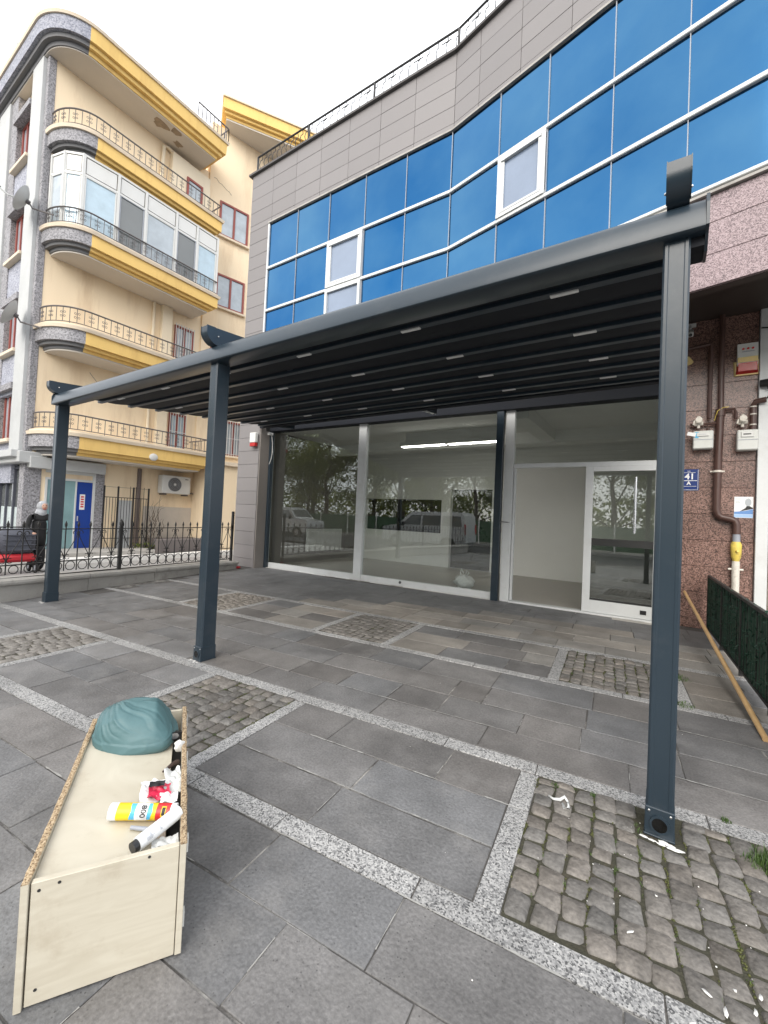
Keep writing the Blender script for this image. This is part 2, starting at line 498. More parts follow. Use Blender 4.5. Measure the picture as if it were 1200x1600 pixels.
MT['purple_granite'] = speckle('pink_granite', ((.085, .06, .065), (.21, .15, .16), (.40, .31, .32)), 120, .38, .15, (.35, .62), .05, .15)
MT['brown_granite'] = speckle('brown_red_granite', ((.03, .018, .015), (.16, .088, .07), (.34, .21, .175)), 95, .3, .12, (.4, .7), .1, .25)
MT['soffit'] = pm('dark_brown_soffit', (.055, .042, .036), .45, var=.3, scale=2, bump=.05)
MT['glass'] = glass_mat('shop_glass')
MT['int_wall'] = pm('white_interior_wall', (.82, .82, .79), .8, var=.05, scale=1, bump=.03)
MT['int_floor'] = pm('grey_laminate_floor', (.36, .335, .30), .35, var=.25, scale=2.5, grain=.12, gscale=18, bump=.02)
MT['int_dark'] = pm('dark_interior_panel', (.03, .03, .03), .3, bump=0)
MT['yellow'] = pm('cream_render', (.84, .69, .49), .85, var=.10, scale=.7, grain=.05, gscale=60, bump=.3, bscale=70, stain=.6, stain_col=(.56, .40, .25), stain_scale=1.1, streak=True)
MT['cream'] = pm('pale_cream_render', (.76, .66, .50), .85, var=.08, scale=.8, bump=.2, bscale=70, stain=.25, stain_col=(.5, .4, .28), stain_scale=1)
MT['ochre'] = pm('ochre_render', (.78, .53, .18), .8, var=.12, scale=1.1, grain=.05, bump=.2, bscale=70, stain=.55, stain_col=(.52, .31, .10), stain_scale=2.2, streak=True)
MT['ledge'] = pm('cream_stone_ledge', (.68, .58, .45), .75, var=.14, scale=2, bump=.15, stain=.4, stain_col=(.4, .32, .24))
MT['bsoffit'] = pm('grey_white_soffit', (.56, .52, .47), .85, var=.1, scale=1, bump=.1)
MT['peb'] = speckle('grey_pebble_dash', ((.14, .138, .148), (.25, .245, .26), (.37, .365, .385)), 34, .85, .9, (.4, .7), .05, .2)
MT['dstep'] = pm('dark_stone_step', (.16, .16, .165), .8, bump=.3)
MT['mull'] = pm('grey_mullion', (.34, .35, .38), .4, bump=0)
MT['bluestone'] = speckle('blue_grey_stone_render', ((.17, .18, .22), (.29, .30, .36), (.42, .43, .48)), 34, .8, .5, (.4, .7), .05, .2)
MT['lcol'] = pm('light_grey_column', (.46, .47, .47), .75, var=.12, scale=2, grain=.08, bump=.2, stain=.25, stain_col=(.3, .3, .3))
MT['redframe'] = pm('red_brown_window_frame', (.26, .06, .045), .5, var=.15, bump=.03)
MT['winglass'] = pm('curtained_glass', (.36, .41, .45), .06, var=.35, scale=2.2, bump=0, spec=1.0, rvar=.02)
MT['bluecurt'] = pm('pale_blue_curtained_glass', (.40, .52, .60), .08, var=.22, scale=3.5, bump=0, spec=.9, rvar=.02)
MT['darkglass'] = pm('dark_grey_glass', (.13, .14, .14), .05, var=.2, scale=1.2, bump=0, spec=1.0, rvar=.02)
MT['iron'] = pm('black_wrought_iron', (.018, .017, .017), .5, var=.2, scale=8, bump=.1, bscale=120)
MT['grey_iron'] = pm('grey_painted_iron', (.11, .10, .10), .55, var=.2, scale=8, bump=.05)
MT['white_paint'] = pm('white_paint', (.75, .74, .71), .6, var=.1, scale=4, bump=.1, stain=.3, stain_col=(.4, .38, .35))
MT['chipboard'] = speckle('chipboard_edge', ((.11, .07, .04), (.32, .225, .13), (.52, .41, .27)), 230, .9, .8, (.35, .65), .05, .2)
MT['plywood'] = None
MT['bag'] = pm('teal_nylon_bag', (.075, .15, .16), .48, var=.12, scale=9, grain=.05, bump=.12, bscale=45, bdist=.004, spec=.45)
MT['tube_white'] = pm('white_plastic_tube', (.72, .74, .76), .35, var=.05, bump=0)
MT['tube_yellow'] = pm('yellow_print', (.82, .58, .015), .35, var=.03, bump=0)
MT['tube_red'] = pm('red_print', (.62, .03, .03), .35, var=.03, bump=0)
MT['tube_blue'] = pm('light_blue_print', (.09, .42, .66), .35, var=.03, bump=0)
MT['ink'] = pm('black_ink', (.012, .012, .014), .5, bump=0)
MT['black_plastic'] = pm('black_plastic', (.015, .015, .016), .35, bump=0)
MT['grey_plastic'] = pm('grey_plastic', (.30, .32, .36), .4, bump=0)
MT['pink_print'] = pm('crimson_print', (.62, .03, .08), .35, var=.15, scale=30, bump=.2, bscale=40)
MT['wood'] = pm('pale_wood_pole', (.56, .36, .17), .5, var=.25, scale=6, grain=.1, gscale=40, bump=.05)
MT['green_mesh'] = pm('dark_green_mesh', (.016, .055, .034), .6, var=.4, scale=20, grain=.3, gscale=90, bump=.3, bscale=90)
MT['grass'] = leaf_mat('grass_blades', (.025, .06, .012), (.09, .15, .03))
MT['leaf'] = leaf_mat('tree_leaves', (.035, .06, .014), (.15, .18, .04), .5)
MT['leaf2'] = leaf_mat('light_tree_leaves', (.06, .09, .02), (.19, .20, .05), .5)
MT['bark'] = pm('bark', (.11, .085, .065), .9, var=.3, scale=5, bump=.8, bscale=25, bdist=.02)
MT['pipe'] = pm('brown_painted_pipe', (.075, .038, .03), .4, var=.15, scale=5, bump=.05)
MT['valve_white'] = pm('worn_white_metal', (.66, .62, .55), .5, var=.2, scale=18, bump=.2, stain=.5, stain_col=(.2, .15, .1), stain_scale=16)
MT['valve_yellow'] = pm('worn_yellow_paint', (.68, .52, .10), .5, var=.2, scale=18, bump=.2, stain=.6, stain_col=(.25, .2, .12), stain_scale=20)
MT['meter'] = pm('grey_white_meter_case', (.60, .61, .58), .45, var=.06, bump=.03, stain=.2, stain_col=(.3, .28, .25), stain_scale=5)
MT['sign_blue'] = pm('enamel_blue', (.012, .035, .17), .25, bump=0, var=.05)
MT['white_ink'] = pm('white_enamel', (.8, .8, .8), .3, bump=0, var=.02)
MT['alarm_red'] = pm('translucent_red_lens', (.42, .02, .02), .2, bump=0, var=.2, scale=12)
MT['alarm_yellow'] = pm('faded_yellow_plastic', (.76, .58, .25), .4, bump=0)
MT['screw'] = pm('zinc_screw', (.6, .6, .6), .3, metal=1, bump=0)
MT['steel'] = pm('brushed_steel', (.55, .56, .57), .28, metal=1, bump=0)
MT['black_cloth'] = pm('black_cloth', (.012, .012, .013), .9, bump=.2, bscale=40)
MT['scarf'] = pm('grey_white_scarf', (.33, .34, .36), .9, var=.5, scale=22, bump=.2)
MT['skin'] = pm('skin', (.50, .30, .22), .6, bump=0)
MT['grey_cloth'] = pm('slate_grey_cloth', (.075, .08, .10), .9, var=.15, scale=6, bump=.4, bscale=24, bdist=.01)
MT['red_cloth'] = pm('red_cloth', (.42, .015, .025), .6, var=.15, bump=.2)
MT['door_blue'] = pm('blue_painted_door', (.012, .05, .28), .4, var=.15, scale=1.5, bump=.02)
MT['van'] = pm('white_car_paint', (.62, .63, .64), .2, var=.03, bump=0, coat=.6)
MT['tyre'] = pm('tyre_rubber', (.02, .02, .02), .85, bump=.2)
MT['cable'] = pm('cable_black', (.02, .02, .02), .7, bump=0)
MT['clear'] = pm('milky_plastic', (.62, .63, .62), .3, var=.2, scale=30, bump=.3, bscale=50)
MT['green_panel'] = pm('green_fence_panel', (.035, .10, .045), .6, var=.2, bump=.1)


def plywood():
    m = bpy.data.materials.new('pale_wood_veneer'); m.use_nodes = True
    nt = m.node_tree; b = nt.nodes['Principled BSDF']; L = nt.links.new
    tcn = node(nt, 'ShaderNodeTexCoord')
    mp = node(nt, 'ShaderNodeMapping'); mp.inputs['Scale'].default_value = (5, 5, 34)
    mp.inputs['Rotation'].default_value = (.18, .12, 0)
    L(tcn.outputs['Object'], mp.inputs['Vector'])
    n1 = node(nt, 'ShaderNodeTexNoise', Scale=1.0, Detail=6.0, Distortion=1.2)
    L(mp.outputs[0], n1.inputs['Vector'])
    rp = node(nt, 'ShaderNodeValToRGB')
    e = rp.color_ramp.elements
    e[0].position = .2; e[0].color = (.47, .425, .335, 1)
    e[1].position = .7; e[1].color = (.56, .52, .425, 1)
    L(n1.outputs['Fac'], rp.inputs['Fac'])
    n3 = node(nt, 'ShaderNodeTexNoise', Scale=6.0, Detail=8.0, Roughness=.7)
    L(tcn.outputs['Object'], n3.inputs['Vector'])
    mr = node(nt, 'ShaderNodeMapRange'); mr.inputs['From Min'].default_value = .54; mr.inputs['From Max'].default_value = .74; mr.inputs['To Max'].default_value = .4
    L(n3.outputs['Fac'], mr.inputs['Value'])
    mix = node(nt, 'ShaderNodeMix', data_type='RGBA'); mix.inputs['B'].default_value = (.28, .21, .13, 1)
    L(mr.outputs[0], mix.inputs['Factor']); L(rp.outputs['Color'], mix.inputs['A'])
    L(mix.outputs['Result'], b.inputs['Base Color'])
    b.inputs['Roughness'].default_value = .45
    return m


MT['plywood'] = plywood()

# ------------------------------------------------------------------ ground, street, yard
g = MB(); g.quad((-900, -900, -.62), (900, -900, -.62), (900, 900, -.62), (-900, 900, -.62))
tag(g.build('ground', MT['asphalt']), kind='structure')
g = MB(); g.quad((-60, -13, -.2), (60, -13, -.2), (60, -5.2, -.2), (-60, -5.2, -.2))
tag(g.build('road', MT['asphalt']), kind='structure')
g = MB(); g.box(-60, 60, -30, -13.0, -.6, -.06)
tag(g.build('far_pavement', MT['yard']), kind='structure')

# fence-wall line on the left: pavement side foot of the low wall
WA, WB = V(-.33, -.39, 0), V(-1.37, 4.15, 0)
WD = (WB - WA).normalized()
WN = V(WD.y, -WD.x, 0)                 # points to the pavement (+x)
WS = WA - WD * 4.7                     # start, outside the picture


def wall_x(y):
    t = (y - WA.y) / WD.y
    return WA.x + WD.x * t


g = MB()
g.add([(-40, -5.2, -.3), (wall_x(-5.2) - .1, -5.2, -.3), (wall_x(4.6) - .1, 4.6, -.3), (-2.6, 4.6, -.3), (-2.6, 40, -.3), (-40, 40, -.3)], [(0, 1, 2, 3, 4, 5)])
tag(g.build('yard', MT['yard']), kind='structure')

TH = R(5.3)
EA, EB = V(math.cos(TH), math.sin(TH), 0), V(-math.sin(TH), math.cos(TH), 0)


def pav(a, b, z=0):
    return EA * a + EB * b + V(0, 0, z)


g = MB()
poly = [(wall_x(-5.2) - .15, -5.2), (14, -5.2), (14, 5.6), (-1.6, 5.6), (wall_x(4.4) - .15, 4.4)]
g.prism([(x, y, -.6) for x, y in poly], (0, 0, .594))
pavement = g.build('pavement', MT['bed'])
tag(pavement, kind='structure')


def stone_mesh(name, lx, ly, h, ch, mat, jit=.003, dome=0.0, ring8=False, seed=None):
    r = rnd
    me = bpy.data.meshes.new(name)
    hx, hy = lx / 2, ly / 2
    cor = [V(-hx, -hy, 0), V(hx, -hy, 0), V(hx, hy, 0), V(-hx, hy, 0)]
    cor = [c + V(r.uniform(-jit, jit), r.uniform(-jit, jit), 0) for c in cor]
    pts = []
    if ring8:
        for i in range(4):
            a, b = cor[i], cor[(i + 1) % 4]
            k = .25
            for t in (.12 + r.uniform(-.06, .06), .88 + r.uniform(-.06, .06)):
                p = a.lerp(b, t)
                pts.append(p * (1 + r.uniform(-.07, .07)))
        for i in range(0, 8, 2): pass
    else:
        pts = cor
    n = len(pts)
    vs = [V(p.x, p.y, -h) for p in pts] + [V(p.x, p.y, -ch * .9) for p in pts]
    ins = []
    for p in pts:
        d = V(p.x, p.y, 0); q = d * (1 - ch / max(.02, d.length) * 1.3)
        ins.append(V(q.x, q.y, r.uniform(-dome * .25, dome * .25)))
    vs += ins
    fs = []
    for k in range(n):
        j = (k + 1) % n
        fs.append((k, j, n + j, n + k)); fs.append((n + k, n + j, 2 * n + j, 2 * n + k))
    if dome:
        vs.append(V(r.uniform(-.1, .1) * hx, r.uniform(-.1, .1) * hy, dome * r.uniform(.3, 1)))
        c = len(vs) - 1
        for k in range(n): fs.append((2 * n + k, 2 * n + (k + 1) % n, c))
    else:
        fs.append([2 * n + k for k in range(n)])
    me.from_pydata([tuple(v) for v in vs], [], fs)
    me.materials.append(mat)
    if ring8:
        me.polygons.foreach_set('use_smooth', [True] * len(me.polygons))
        me.set_sharp_from_angle(angle=R(50))
    return me


def piece(name, me, loc, rz, parent, tilt=0.0):
    o = bpy.data.objects.new(name, me)
    COL.objects.link(o)
    o.location = loc
    o.rotation_euler = (rnd.uniform(-tilt, tilt), rnd.uniform(-tilt, tilt), rz)
    o.parent = parent
    return o


slab_list = []


def slab_row(b0, b1, a0, a1, joints=(), lmin=.38, lmax=.72, seed=0):
    r = random.Random(int(b0 * 1000) * 31 + int(a0 * 100) + seed)
    js = sorted(j for j in joints if a0 + .1 < j < a1 - .1)
    cuts = [a0]
    for j in js + [a1]:
        while j - cuts[-1] > lmax * 1.15:
            cuts.append(cuts[-1] + min(r.uniform(lmin, lmax), (j - cuts[-1]) - .25))
        if j - cuts[-1] > .05: cuts.append(j)
    cuts[-1] = a1
    for p, q in zip(cuts, cuts[1:]):
        c = pav((p + q) / 2, (b0 + b1) / 2)
        if c.x < wall_x(c.y) + .12 or c.x > 12: continue
        if c.y > 4.72 + (c.x + 1.2) * .034 and c.x < 9: continue
        if c.y < -5.0: continue
        slab_list.append((p, q, b0, b1))


# near band (towards the camera)
edges = [-1.49, -1.775, -2.06, -2.36, -2.66, -2.96, -3.26, -3.56, -3.86, -4.16, -4.46]
J = {0: (4.04, 4.75, 5.485, 6.065, 6.75), 1: (4.51, 5.2, 5.77, 6.23, 6.9), 2: (3.6, 4.24, 4.85, 5.45, 5.99, 6.6)}
for i in range(len(edges) - 1):
    slab_row(edges[i + 1], edges[i], -1.2, 9.5, J.get(i, ()))
# band with cobble patches 1
rows1 = [-1.38, -1.09, -.785, -.45]
for k, (a0, a1) in enumerate(((-1.0, 1.35), (2.35, 3.77), (4.79, 6.28), (7.45, 9.5))):
    for i in range(3):
        slab_row(rows1[i], rows1[i + 1], a0, a1, {0: (5.53, 2.98, .2, 8.1), 1: (5.57, 3.2, .6), 2: (5.2, 5.9, 2.8, .3)}[i])
rows2 = [-.34, -.05, .27, .62, 1.02]
JM = {0: (5.24, 6.0, 6.81, 4.06, 4.66), 1: (5.22, 5.62, 6.18, 6.55, 4.28), 2: (4.98, 5.6, 5.86, 6.57, 4.0), 3: (4.26, 5.2, 5.85, 6.6, 3.4)}
for i in range(4):
    slab_row(rows2[i], rows2[i + 1], -1.5, 9.5, JM[i])
rows3 = [1.12, 1.46, 1.8, 2.15]
for a0, a1 in ((-1.5, 1.2), (2.2, 3.6), (4.64, 6.22), (7.29, 9.5)):
    for i in range(3): slab_row(rows3[i], rows3[i + 1], a0, a1)
e = 2.25
while e < 5.2:
    slab_row(e, e + .325, -1.8, 9.5); e += .325

slab_list.sort(key=lambda s: (pav((s[0] + s[1]) / 2, (s[2] + s[3]) / 2) - V(6.0, -1.0, 0)).length)
far = MB()
for i, (p, q, b0, b1) in enumerate(slab_list):
    gp = rnd.choice((.005, .007, .009, .012))
    if i < 300:
        me = stone_mesh('slab', q - p - gp, b1 - b0 - rnd.choice((.006, .009, .013)), .03, .003, MT['slab_dusty_lifted'] if b0 > 2.2 or (b0 > 1.1 and rnd.random() < .4) else MT['slab'], .0025)
        c = pav((p + q) / 2, (b0 + b1) / 2, rnd.uniform(-.003, .0015))
        piece('slab', me, c, TH, pavement, .0012)
    else:
        c = pav((p + q) / 2, (b0 + b1) / 2, -.016)
        far.obox(c, EA, EB, V(0, 0, 1), (q - p - gp) / 2, (b1 - b0 - .007) / 2, .0155)
far.build('outer_slabs', MT['slab'], pavement, kind='stuff')

mc = MB()
rj = random.Random(11)
for bj, a0, a1, pr_ in [(-1.775, 3.4, 8, .25), (-2.06, 4.2, 8, .15), (-1.09, 4.85, 6.25, .4), (-.785, 4.85, 6.25, .45), (-.05, 2.5, 7.4, .5), (.27, 2.5, 7.4, .6), (.62, 2.5, 7.4, .6), (-1.49, 4, 7.4, .25), (-.34, 2, 7.4, .2), (1.46, 4.7, 6.2, .3), (1.8, 4.7, 6.2, .3)]:
    a = a0
    while a < a1:
        L = rj.uniform(.03, .22)
        if rj.random() < pr_:
            w_ = rj.uniform(.0018, .005)
            n_ = max(3, int(L / .02)); vs = []
            for i in range(n_ + 1):
                ww = w_ * rj.uniform(.35, 1.2) * (1 if 0 < i < n_ else .2); o_ = rj.uniform(-.0015, .0015)
                vs += [pav(a + L * i / n_, bj - ww + o_, .0022), pav(a + L * i / n_, bj + ww + o_, .0022)]
            mc.add(vs, [(2 * i, 2 * i + 1, 2 * i + 3, 2 * i + 2) for i in range(n_)])
        a += L
for (p, q, b0, b1) in slab_list[:150]:
    if rj.random() < .3:
        bs = b0 + rj.uniform(0, .5) * (b1 - b0); be = bs + rj.uniform(.2, .5) * (b1 - b0)
        vs = []
        for i in range(6):
            ww = rj.uniform(.0005, .0025); vs += [pav(p - ww, bs + (be - bs) * i / 5, .0022), pav(p + ww, bs + (be - bs) * i / 5, .0022)]
        mc.add(vs, [(2 * i, 2 * i + 1, 2 * i + 3, 2 * i + 2) for i in range(5)])
mc.build('mortar_remains', pm('white_mortar', (.33, .325, .31), .9, var=.3, scale=20, bump=.3), pavement, kind='stuff', solid_normals=False)


# granite strips
def strip(a0, a1, b0, b1, along='a', L0=.62):
    pos = a0 if along == 'a' else b0
    end = a1 if along == 'a' else b1
    while pos < end - .05:
        L = min(L0 * rnd.uniform(.7, 1.25), end - pos)
        if end - pos - L < .15: L = end - pos
        if along == 'a':
            c = pav(pos + L / 2, (b0 + b1) / 2, rnd.uniform(-.002, .002))
            if c.x > wall_x(c.y) + .1:
                piece('granite_strip', stone_mesh('granite_strip', L - .006, b1 - b0 - .008, .03, .003, MT['granite'], .002), c, TH, pavement, .002)
        else:
            c = pav((a0 + a1) / 2, pos + L / 2, rnd.uniform(-.002, .002))
            piece('granite_strip', stone_mesh('granite_strip', a1 - a0 - .008, L - .006, .03, .003, MT['granite'], .002), c, TH, pavement, .002)
        pos += L


for b0, b1 in ((-1.49, -1.38), (-.45, -.34), (1.02, 1.12), (2.15, 2.25)):
    strip(-.6, 8.6, b0, b1)
PATCH = [  # outer a range, b range, individual?
    (6.28, 7.46, -1.38, -.45, True), (3.77, 4.79, -1.38, -.45, True), (6.22, 7.29, 1.12, 2.15, True),
    (1.35, 2.35, -1.38, -.45, False), (3.6, 4.64, 1.12, 2.15, False), (1.2, 2.2, 1.12, 2.15, False)]
cob_meshes = {}
for pi, (a0, a1, b0, b1, indiv) in enumerate(PATCH):
    strip(a0, a0 + .1, b0, b1, 'b', .75)
    strip(a1 - .1, a1, b0, b1, 'b', .75)
    bedm = MB()
    bedm.obox(pav((a0 + a1) / 2, (b0 + b1) / 2, -.0128), EA, EB, V(0, 0, 1), (a1 - a0) / 2 - .1, (b1 - b0) / 2, .0095)
    patch = bedm.build('cobble_patch', MT['moss'], pavement)
    na = max(6, round((a1 - a0 - .2) / .091)); rowsa = (a1 - a0 - .2) / na
    st = MB()
    for i in range(na):
        b = b0 + .004 + rnd.uniform(0, .02)
        while b < b1 - .04:
            L = rnd.uniform(.075, .118)
            if b1 - b - L < .06: L = b1 - b - .004
            wd = rowsa - rnd.uniform(.001, .007)
            ln = L - rnd.uniform(.001, .007)
            c = pav(a0 + .1 + (i + .5) * rowsa + rnd.uniform(-.004, .004), b + L / 2, rnd.uniform(.000, .009))
            if not (c.x > 6.84 and c.x < 7.03 and -.06 < c.y < .2):
                if indiv:
                    me = stone_mesh('cobble', wd, ln, .05, .008, MT['cobble'], .009, .0035, True)
                    piece('cobble', me, c, TH + rnd.uniform(-.05, .05), patch, .03)
                else:
                    me = stone_mesh('c', wd, ln, .05, .008, MT['cobble'], .009, .0035, True)
                    rot = Matrix.Rotation(TH + rnd.uniform(-.05, .05), 3, 'Z')
                    st.add([rot @ v.co + c for v in me.vertices], [list(p.vertices) for p in me.polygons])
                    bpy.data.meshes.remove(me)
            b += L
    if st.v: st.build('cobbles', MT['cobble'], patch, smooth='all', kind='stuff', solid_normals=False)

# moss and grass in the joints
gr = MB()


def blade_tuft(gr, c, n, h, spread, lean=.6):
    for _ in range(n):
        a = rnd.uniform(0, 6.28); d = rnd.random() ** .7 * spread
        p = V(c.x + math.cos(a) * d, c.y + math.sin(a) * d, c.z)
        hh = h * rnd.uniform(.4, 1.1); a2 = rnd.uniform(0, 6.28); ln = hh * rnd.uniform(.1, lean)
        sd = V(-math.sin(a2), math.cos(a2), 0) * rnd.uniform(.0009, .0018)
        m1 = p + V(math.cos(a2), math.sin(a2), 0) * ln * .35 + V(0, 0, hh * .6)
        tp = p + V(math.cos(a2), math.sin(a2), 0) * ln + V(0, 0, hh)
        gr.add([p - sd, p + sd, m1 + sd * .8, m1 - sd * .8, tp], [(0, 1, 2, 3), (3, 2, 4)])


for c, n, h, sp in ((V(7.33, .10, 0), 420, .045, .07), (V(7.27, .06, 0), 160, .03, .05), (V(7.40, -.35, 0), 240, .04, .07),
                    (V(7.34, -.42, 0), 160, .03, .06), (V(6.66, .13, 0), 50, .018, .015), (V(6.48, .10, 0), 60, .014, .02),
                    (V(7.07, 2.5, 0), 220, .03, .10), (V(7.08, 1.8, 0), 160, .025, .08), (V(6.9, 2.6, 0), 90, .02, .06), (V(7.2, .32, 0), 60, .02, .02)):
    blade_tuft(gr, c, n, h, sp)
for (a0, a1, b0, b1, indiv) in PATCH[:3]:
    for _ in range(70):
        na = max(6, round((a1 - a0 - .2) / .091)); rowsa = (a1 - a0 - .2) / na
        i = rnd.randrange(1, na)
        blade_tuft(gr, pav(a0 + .1 + i * rowsa + rnd.uniform(-.006, .006), rnd.uniform(b0, b1), -.004), 9, .012, .012)
ms = MB()
for (a0, a1, b0, b1, indiv) in PATCH:
    na = max(6, round((a1 - a0 - .2) / .091)); rowsa = (a1 - a0 - .2) / na
    for _ in range(240 if indiv else 90):
        i = rnd.randrange(0, na + 1); bb = rnd.uniform(b0, b1)
        if noise.noise(V(i * 1.7, bb * 3.3, a0)) < -.05: continue
        c = pav(a0 + .1 + i * rowsa + rnd.uniform(-.004, .004), bb, -.002)
        for _ in range(rnd.randrange(3, 9)):
            q = c + EB * rnd.gauss(0, .016) + EA * rnd.gauss(0, .004)
            ms.ico(q, rnd.uniform(.002, .0048), 1, (1, rnd.uniform(1, 1.6), .8))
mo = ms.build('moss', leaf_mat('moss', (.03, .036, .008), (.085, .09, .018)), smooth='all', kind='stuff', solid_normals=False)
tag(mo, 'green moss filling the joints between the cobbles', 'moss')
gr = gr.build('grass', MT['grass'], kind='stuff', solid_normals=False)
tag(gr, 'short green weeds and moss growing between the cobbles', 'grass')

# ------------------------------------------------------------------ low wall with iron fence (left)
WZ0, WZ1 = .30, .17        # coping top at picture-left end and at the building


def wz(t):   # t = metres from WA along WD
    return WZ0 + (WZ1 - WZ0) * max(-.2, min(1, t / 4.65))


kw = thing('low_wall', WS, 'low limestone kerb wall carrying the black iron fence beside the yard', 'wall')
t = -4.6
seg = 0
while t < 4.55:
    L = min(rnd.uniform(.95, 1.35), 4.6 - t)
    p, q = WA + WD * (t + .004), WA + WD * (t + L - .004)
    b = MB(); wv = -WN * .26
    z0, z1 = wz(t) - .09, wz(t + L) - .09
    b.add([p + V(0, 0, -.5), q + V(0, 0, -.5), q + wv + V(0, 0, -.5), p + wv + V(0, 0, -.5),
           p + V(0, 0, z0), q + V(0, 0, z1), q + wv + V(0, 0, z1), p + wv + V(0, 0, z0)],
          [(0, 1, 2, 3), (4, 5, 6, 7), (0, 1, 5, 4), (1, 2, 6, 5), (2, 3, 7, 6), (3, 0, 4, 7)])
    b.build('wall_block', MT['kerbstone'], kw)
    # coping with rounded nose
    c = MB()
    prof = [(.02, -.088), (.045, -.07), (.052, -.045), (.045, -.015), (.02, 0), (-.28, 0), (-.28, -.088)]
    va = [p + WN * o + V(0, 0, wz(t) + z) for o, z in prof]; vb = [q + WN * o + V(0, 0, wz(t + L) + z) for o, z in prof]
    n = len(prof)
    c.add(va + vb, [list(range(n)), list(range(n, 2 * n))] + [(i, (i + 1) % n, n + (i + 1) % n, n + i) for i in range(n)])
    c.build('coping', MT['kerbstone'], kw)
    t += L

fence = thing('iron_fence', WS, 'black wrought iron fence with spear tips and scroll rings on the low wall', 'fence')
FO = -WN * .12


def fp(t, z):
    return WA + WD * t + FO + V(0, 0, z)


def arc(c, r, a0, a1, n, du):
    return [c + du * (math.cos(a0 + (a1 - a0) * i / n) * r) + V(0, 0, math.sin(a0 + (a1 - a0) * i / n) * r) for i in range(n + 1)]


PITCH = .186
rails = MB()
for z in (.955, .47):
    rails.bar(fp(-4.6, z), fp(4.5, z), .03, .014)
rails.bar(fp(-4.6, wz(-4.6) + .045), fp(4.5, wz(4.5) + .045), .03, .014)
rails.build('rail', MT['iron'], fence)
i = 0
t = -4.55
while t < 4.5:
    pk = MB()
    pk.bar(fp(t, wz(t) + .045), fp(t, 1.0), .013)
    # spear tip
    c = fp(t, 0)
    pk.tube([c + V(0, 0, .985), c + V(0, 0, 1.0), c + V(0, 0, 1.03), c + V(0, 0, 1.08)], [.008, .017, .019, .002], 6)
    pk.build('picket', MT['iron'], fence)
    # ring in the bottom band
    rr = MB(); zb = wz(t) + .05; zr = min((.46 - zb) / 2, PITCH / 2 - .008)
    cc = fp(t + PITCH / 2, zb + zr + .002)
    ring = [cc + WD * (math.cos(a) * zr) + V(0, 0, math.sin(a) * zr) for a in [k * math.pi / 7 for k in range(14)]]
    rr.tube(ring, .0065, 5, closed=True)
    # scroll: diagonal with a curl at each end, alternating
    s = 1 if i % 2 == 0 else -1
    x0 = t if s > 0 else t + PITCH
    cu = fp(x0 + s * .042, .90); cl = fp(x0 + s * (PITCH - .042), .53)
    du = WD * s
    up_ = arc(cu, .034, R(-60), R(215), 10, du)[::-1]
    lo_ = arc(cl, .034, R(130), R(-150), 10, du)
    rr.tube(up_[:1] and [cu + du * (math.cos(R(215 - 27.5 * k)) * (.034 - .0012 * k)) * -1 + V(0, 0, math.sin(R(215 - 27.5 * k)) * (.034 - .0012 * k)) for k in range(11)][::-1]
            , .006, 5)
    rr.tube([fp(x0 + s * .012, .88), fp(x0 + s * .03, .82), fp(x0 + s * .09, .70), fp(x0 + s * .15, .60), fp(x0 + s * (PITCH - .012), .545)], .006, 5)
    rr.tube(lo_, .006, 5)
    rr.build('scroll', MT['iron'], fence, smooth='all')
    t += PITCH; i += 1
for t in (-1.6, 1.74, 4.52):
    ps = MB(); ps.bar(fp(t, wz(t) - .02), fp(t, 1.0), .05, ch=.004)
    c = fp(t, 0)
    ps.tube([c + V(0, 0, .99), c + V(0, 0, 1.02), c + V(0, 0, 1.06), c + V(0, 0, 1.12)], [.02, .032, .03, .003], 8)
    if t > 4: ps.bar(fp(t, .9), fp(t, 1.32), .05, ch=.004)
    ps.build('post', MT['iron'], fence)

# ------------------------------------------------------------------ commercial building (grey panels, blue glazing, shop)
def sfy(x):
    return 4.83 + (x + 1.2) * .034


DS = V(1, .034, 0).normalized()
NS = V(.034, -1, 0).normalized()      # towards the street


def sf(x, z, off=0.0):
    return V(x, sfy(x), z) + NS * off


YU = 4.4                               # upper facade, left half
BEND = V(3.61, 4.4, 0)
WDIR = V(math.cos(R(-13.8)), math.sin(R(-13.8)), 0)
WNRM = V(WDIR.y, -WDIR.x, 0)           # towards the street


def uw(s, z, off=0.0):
    """upper facade: s metres from the bend, negative to the left"""
    if s <= 0: return V(BEND.x + s, YU - off, z)
    return BEND + WDIR * s + WNRM * off + V(0, 0, z)


XL = -1.93                             # left corner of the building
bld = thing('commercial_building', (XL, 4.4, 0), 'grey panelled building with blue mirror windows and an empty glass shopfront', 'building')
MAXS = 8.2
b = MB()
# core mass above the shop
core = [V(XL + .02, YU + .03, 0), V(BEND.x, YU + .03, 0), uw(MAXS, 0, -.03), V(14, 14, 0), V(XL + .02, 14, 0)]
b.prism([p + V(0, 0, 4.42) for p in core], (0, 0, 5.3))
b.build('upper_wall', MT['clad_joint'], bld)
# left pier core and side wall
b = MB(); b.box(XL + .02, -1.17, YU + .03, sfy(-1.4) + .02, -.3, 4.42); b.box(XL + .02, XL + .3, sfy(-1.4) + .02, 14, -.3, 4.42)
b.build('pier', MT['clad_joint'], bld)


def panel(p, q, z0, z1, nrm, mat=MT['clad'], th=.028, gap=.006, name='panel', tilt=.0):
    """a cladding panel between plan points p and q"""
    d = (q - p); L = d.length; d = d.normalized()
    m = MB()
    c = (p + q) / 2 + V(0, 0, (z0 + z1) / 2) + nrm * (th / 2 + rnd.uniform(0, .0025))
    m.obox(c, d, nrm, V(0, 0, 1), L / 2 - gap / 2, th / 2, (z1 - z0) / 2 - gap / 2, .002)
    return m.build(name, mat, bld)


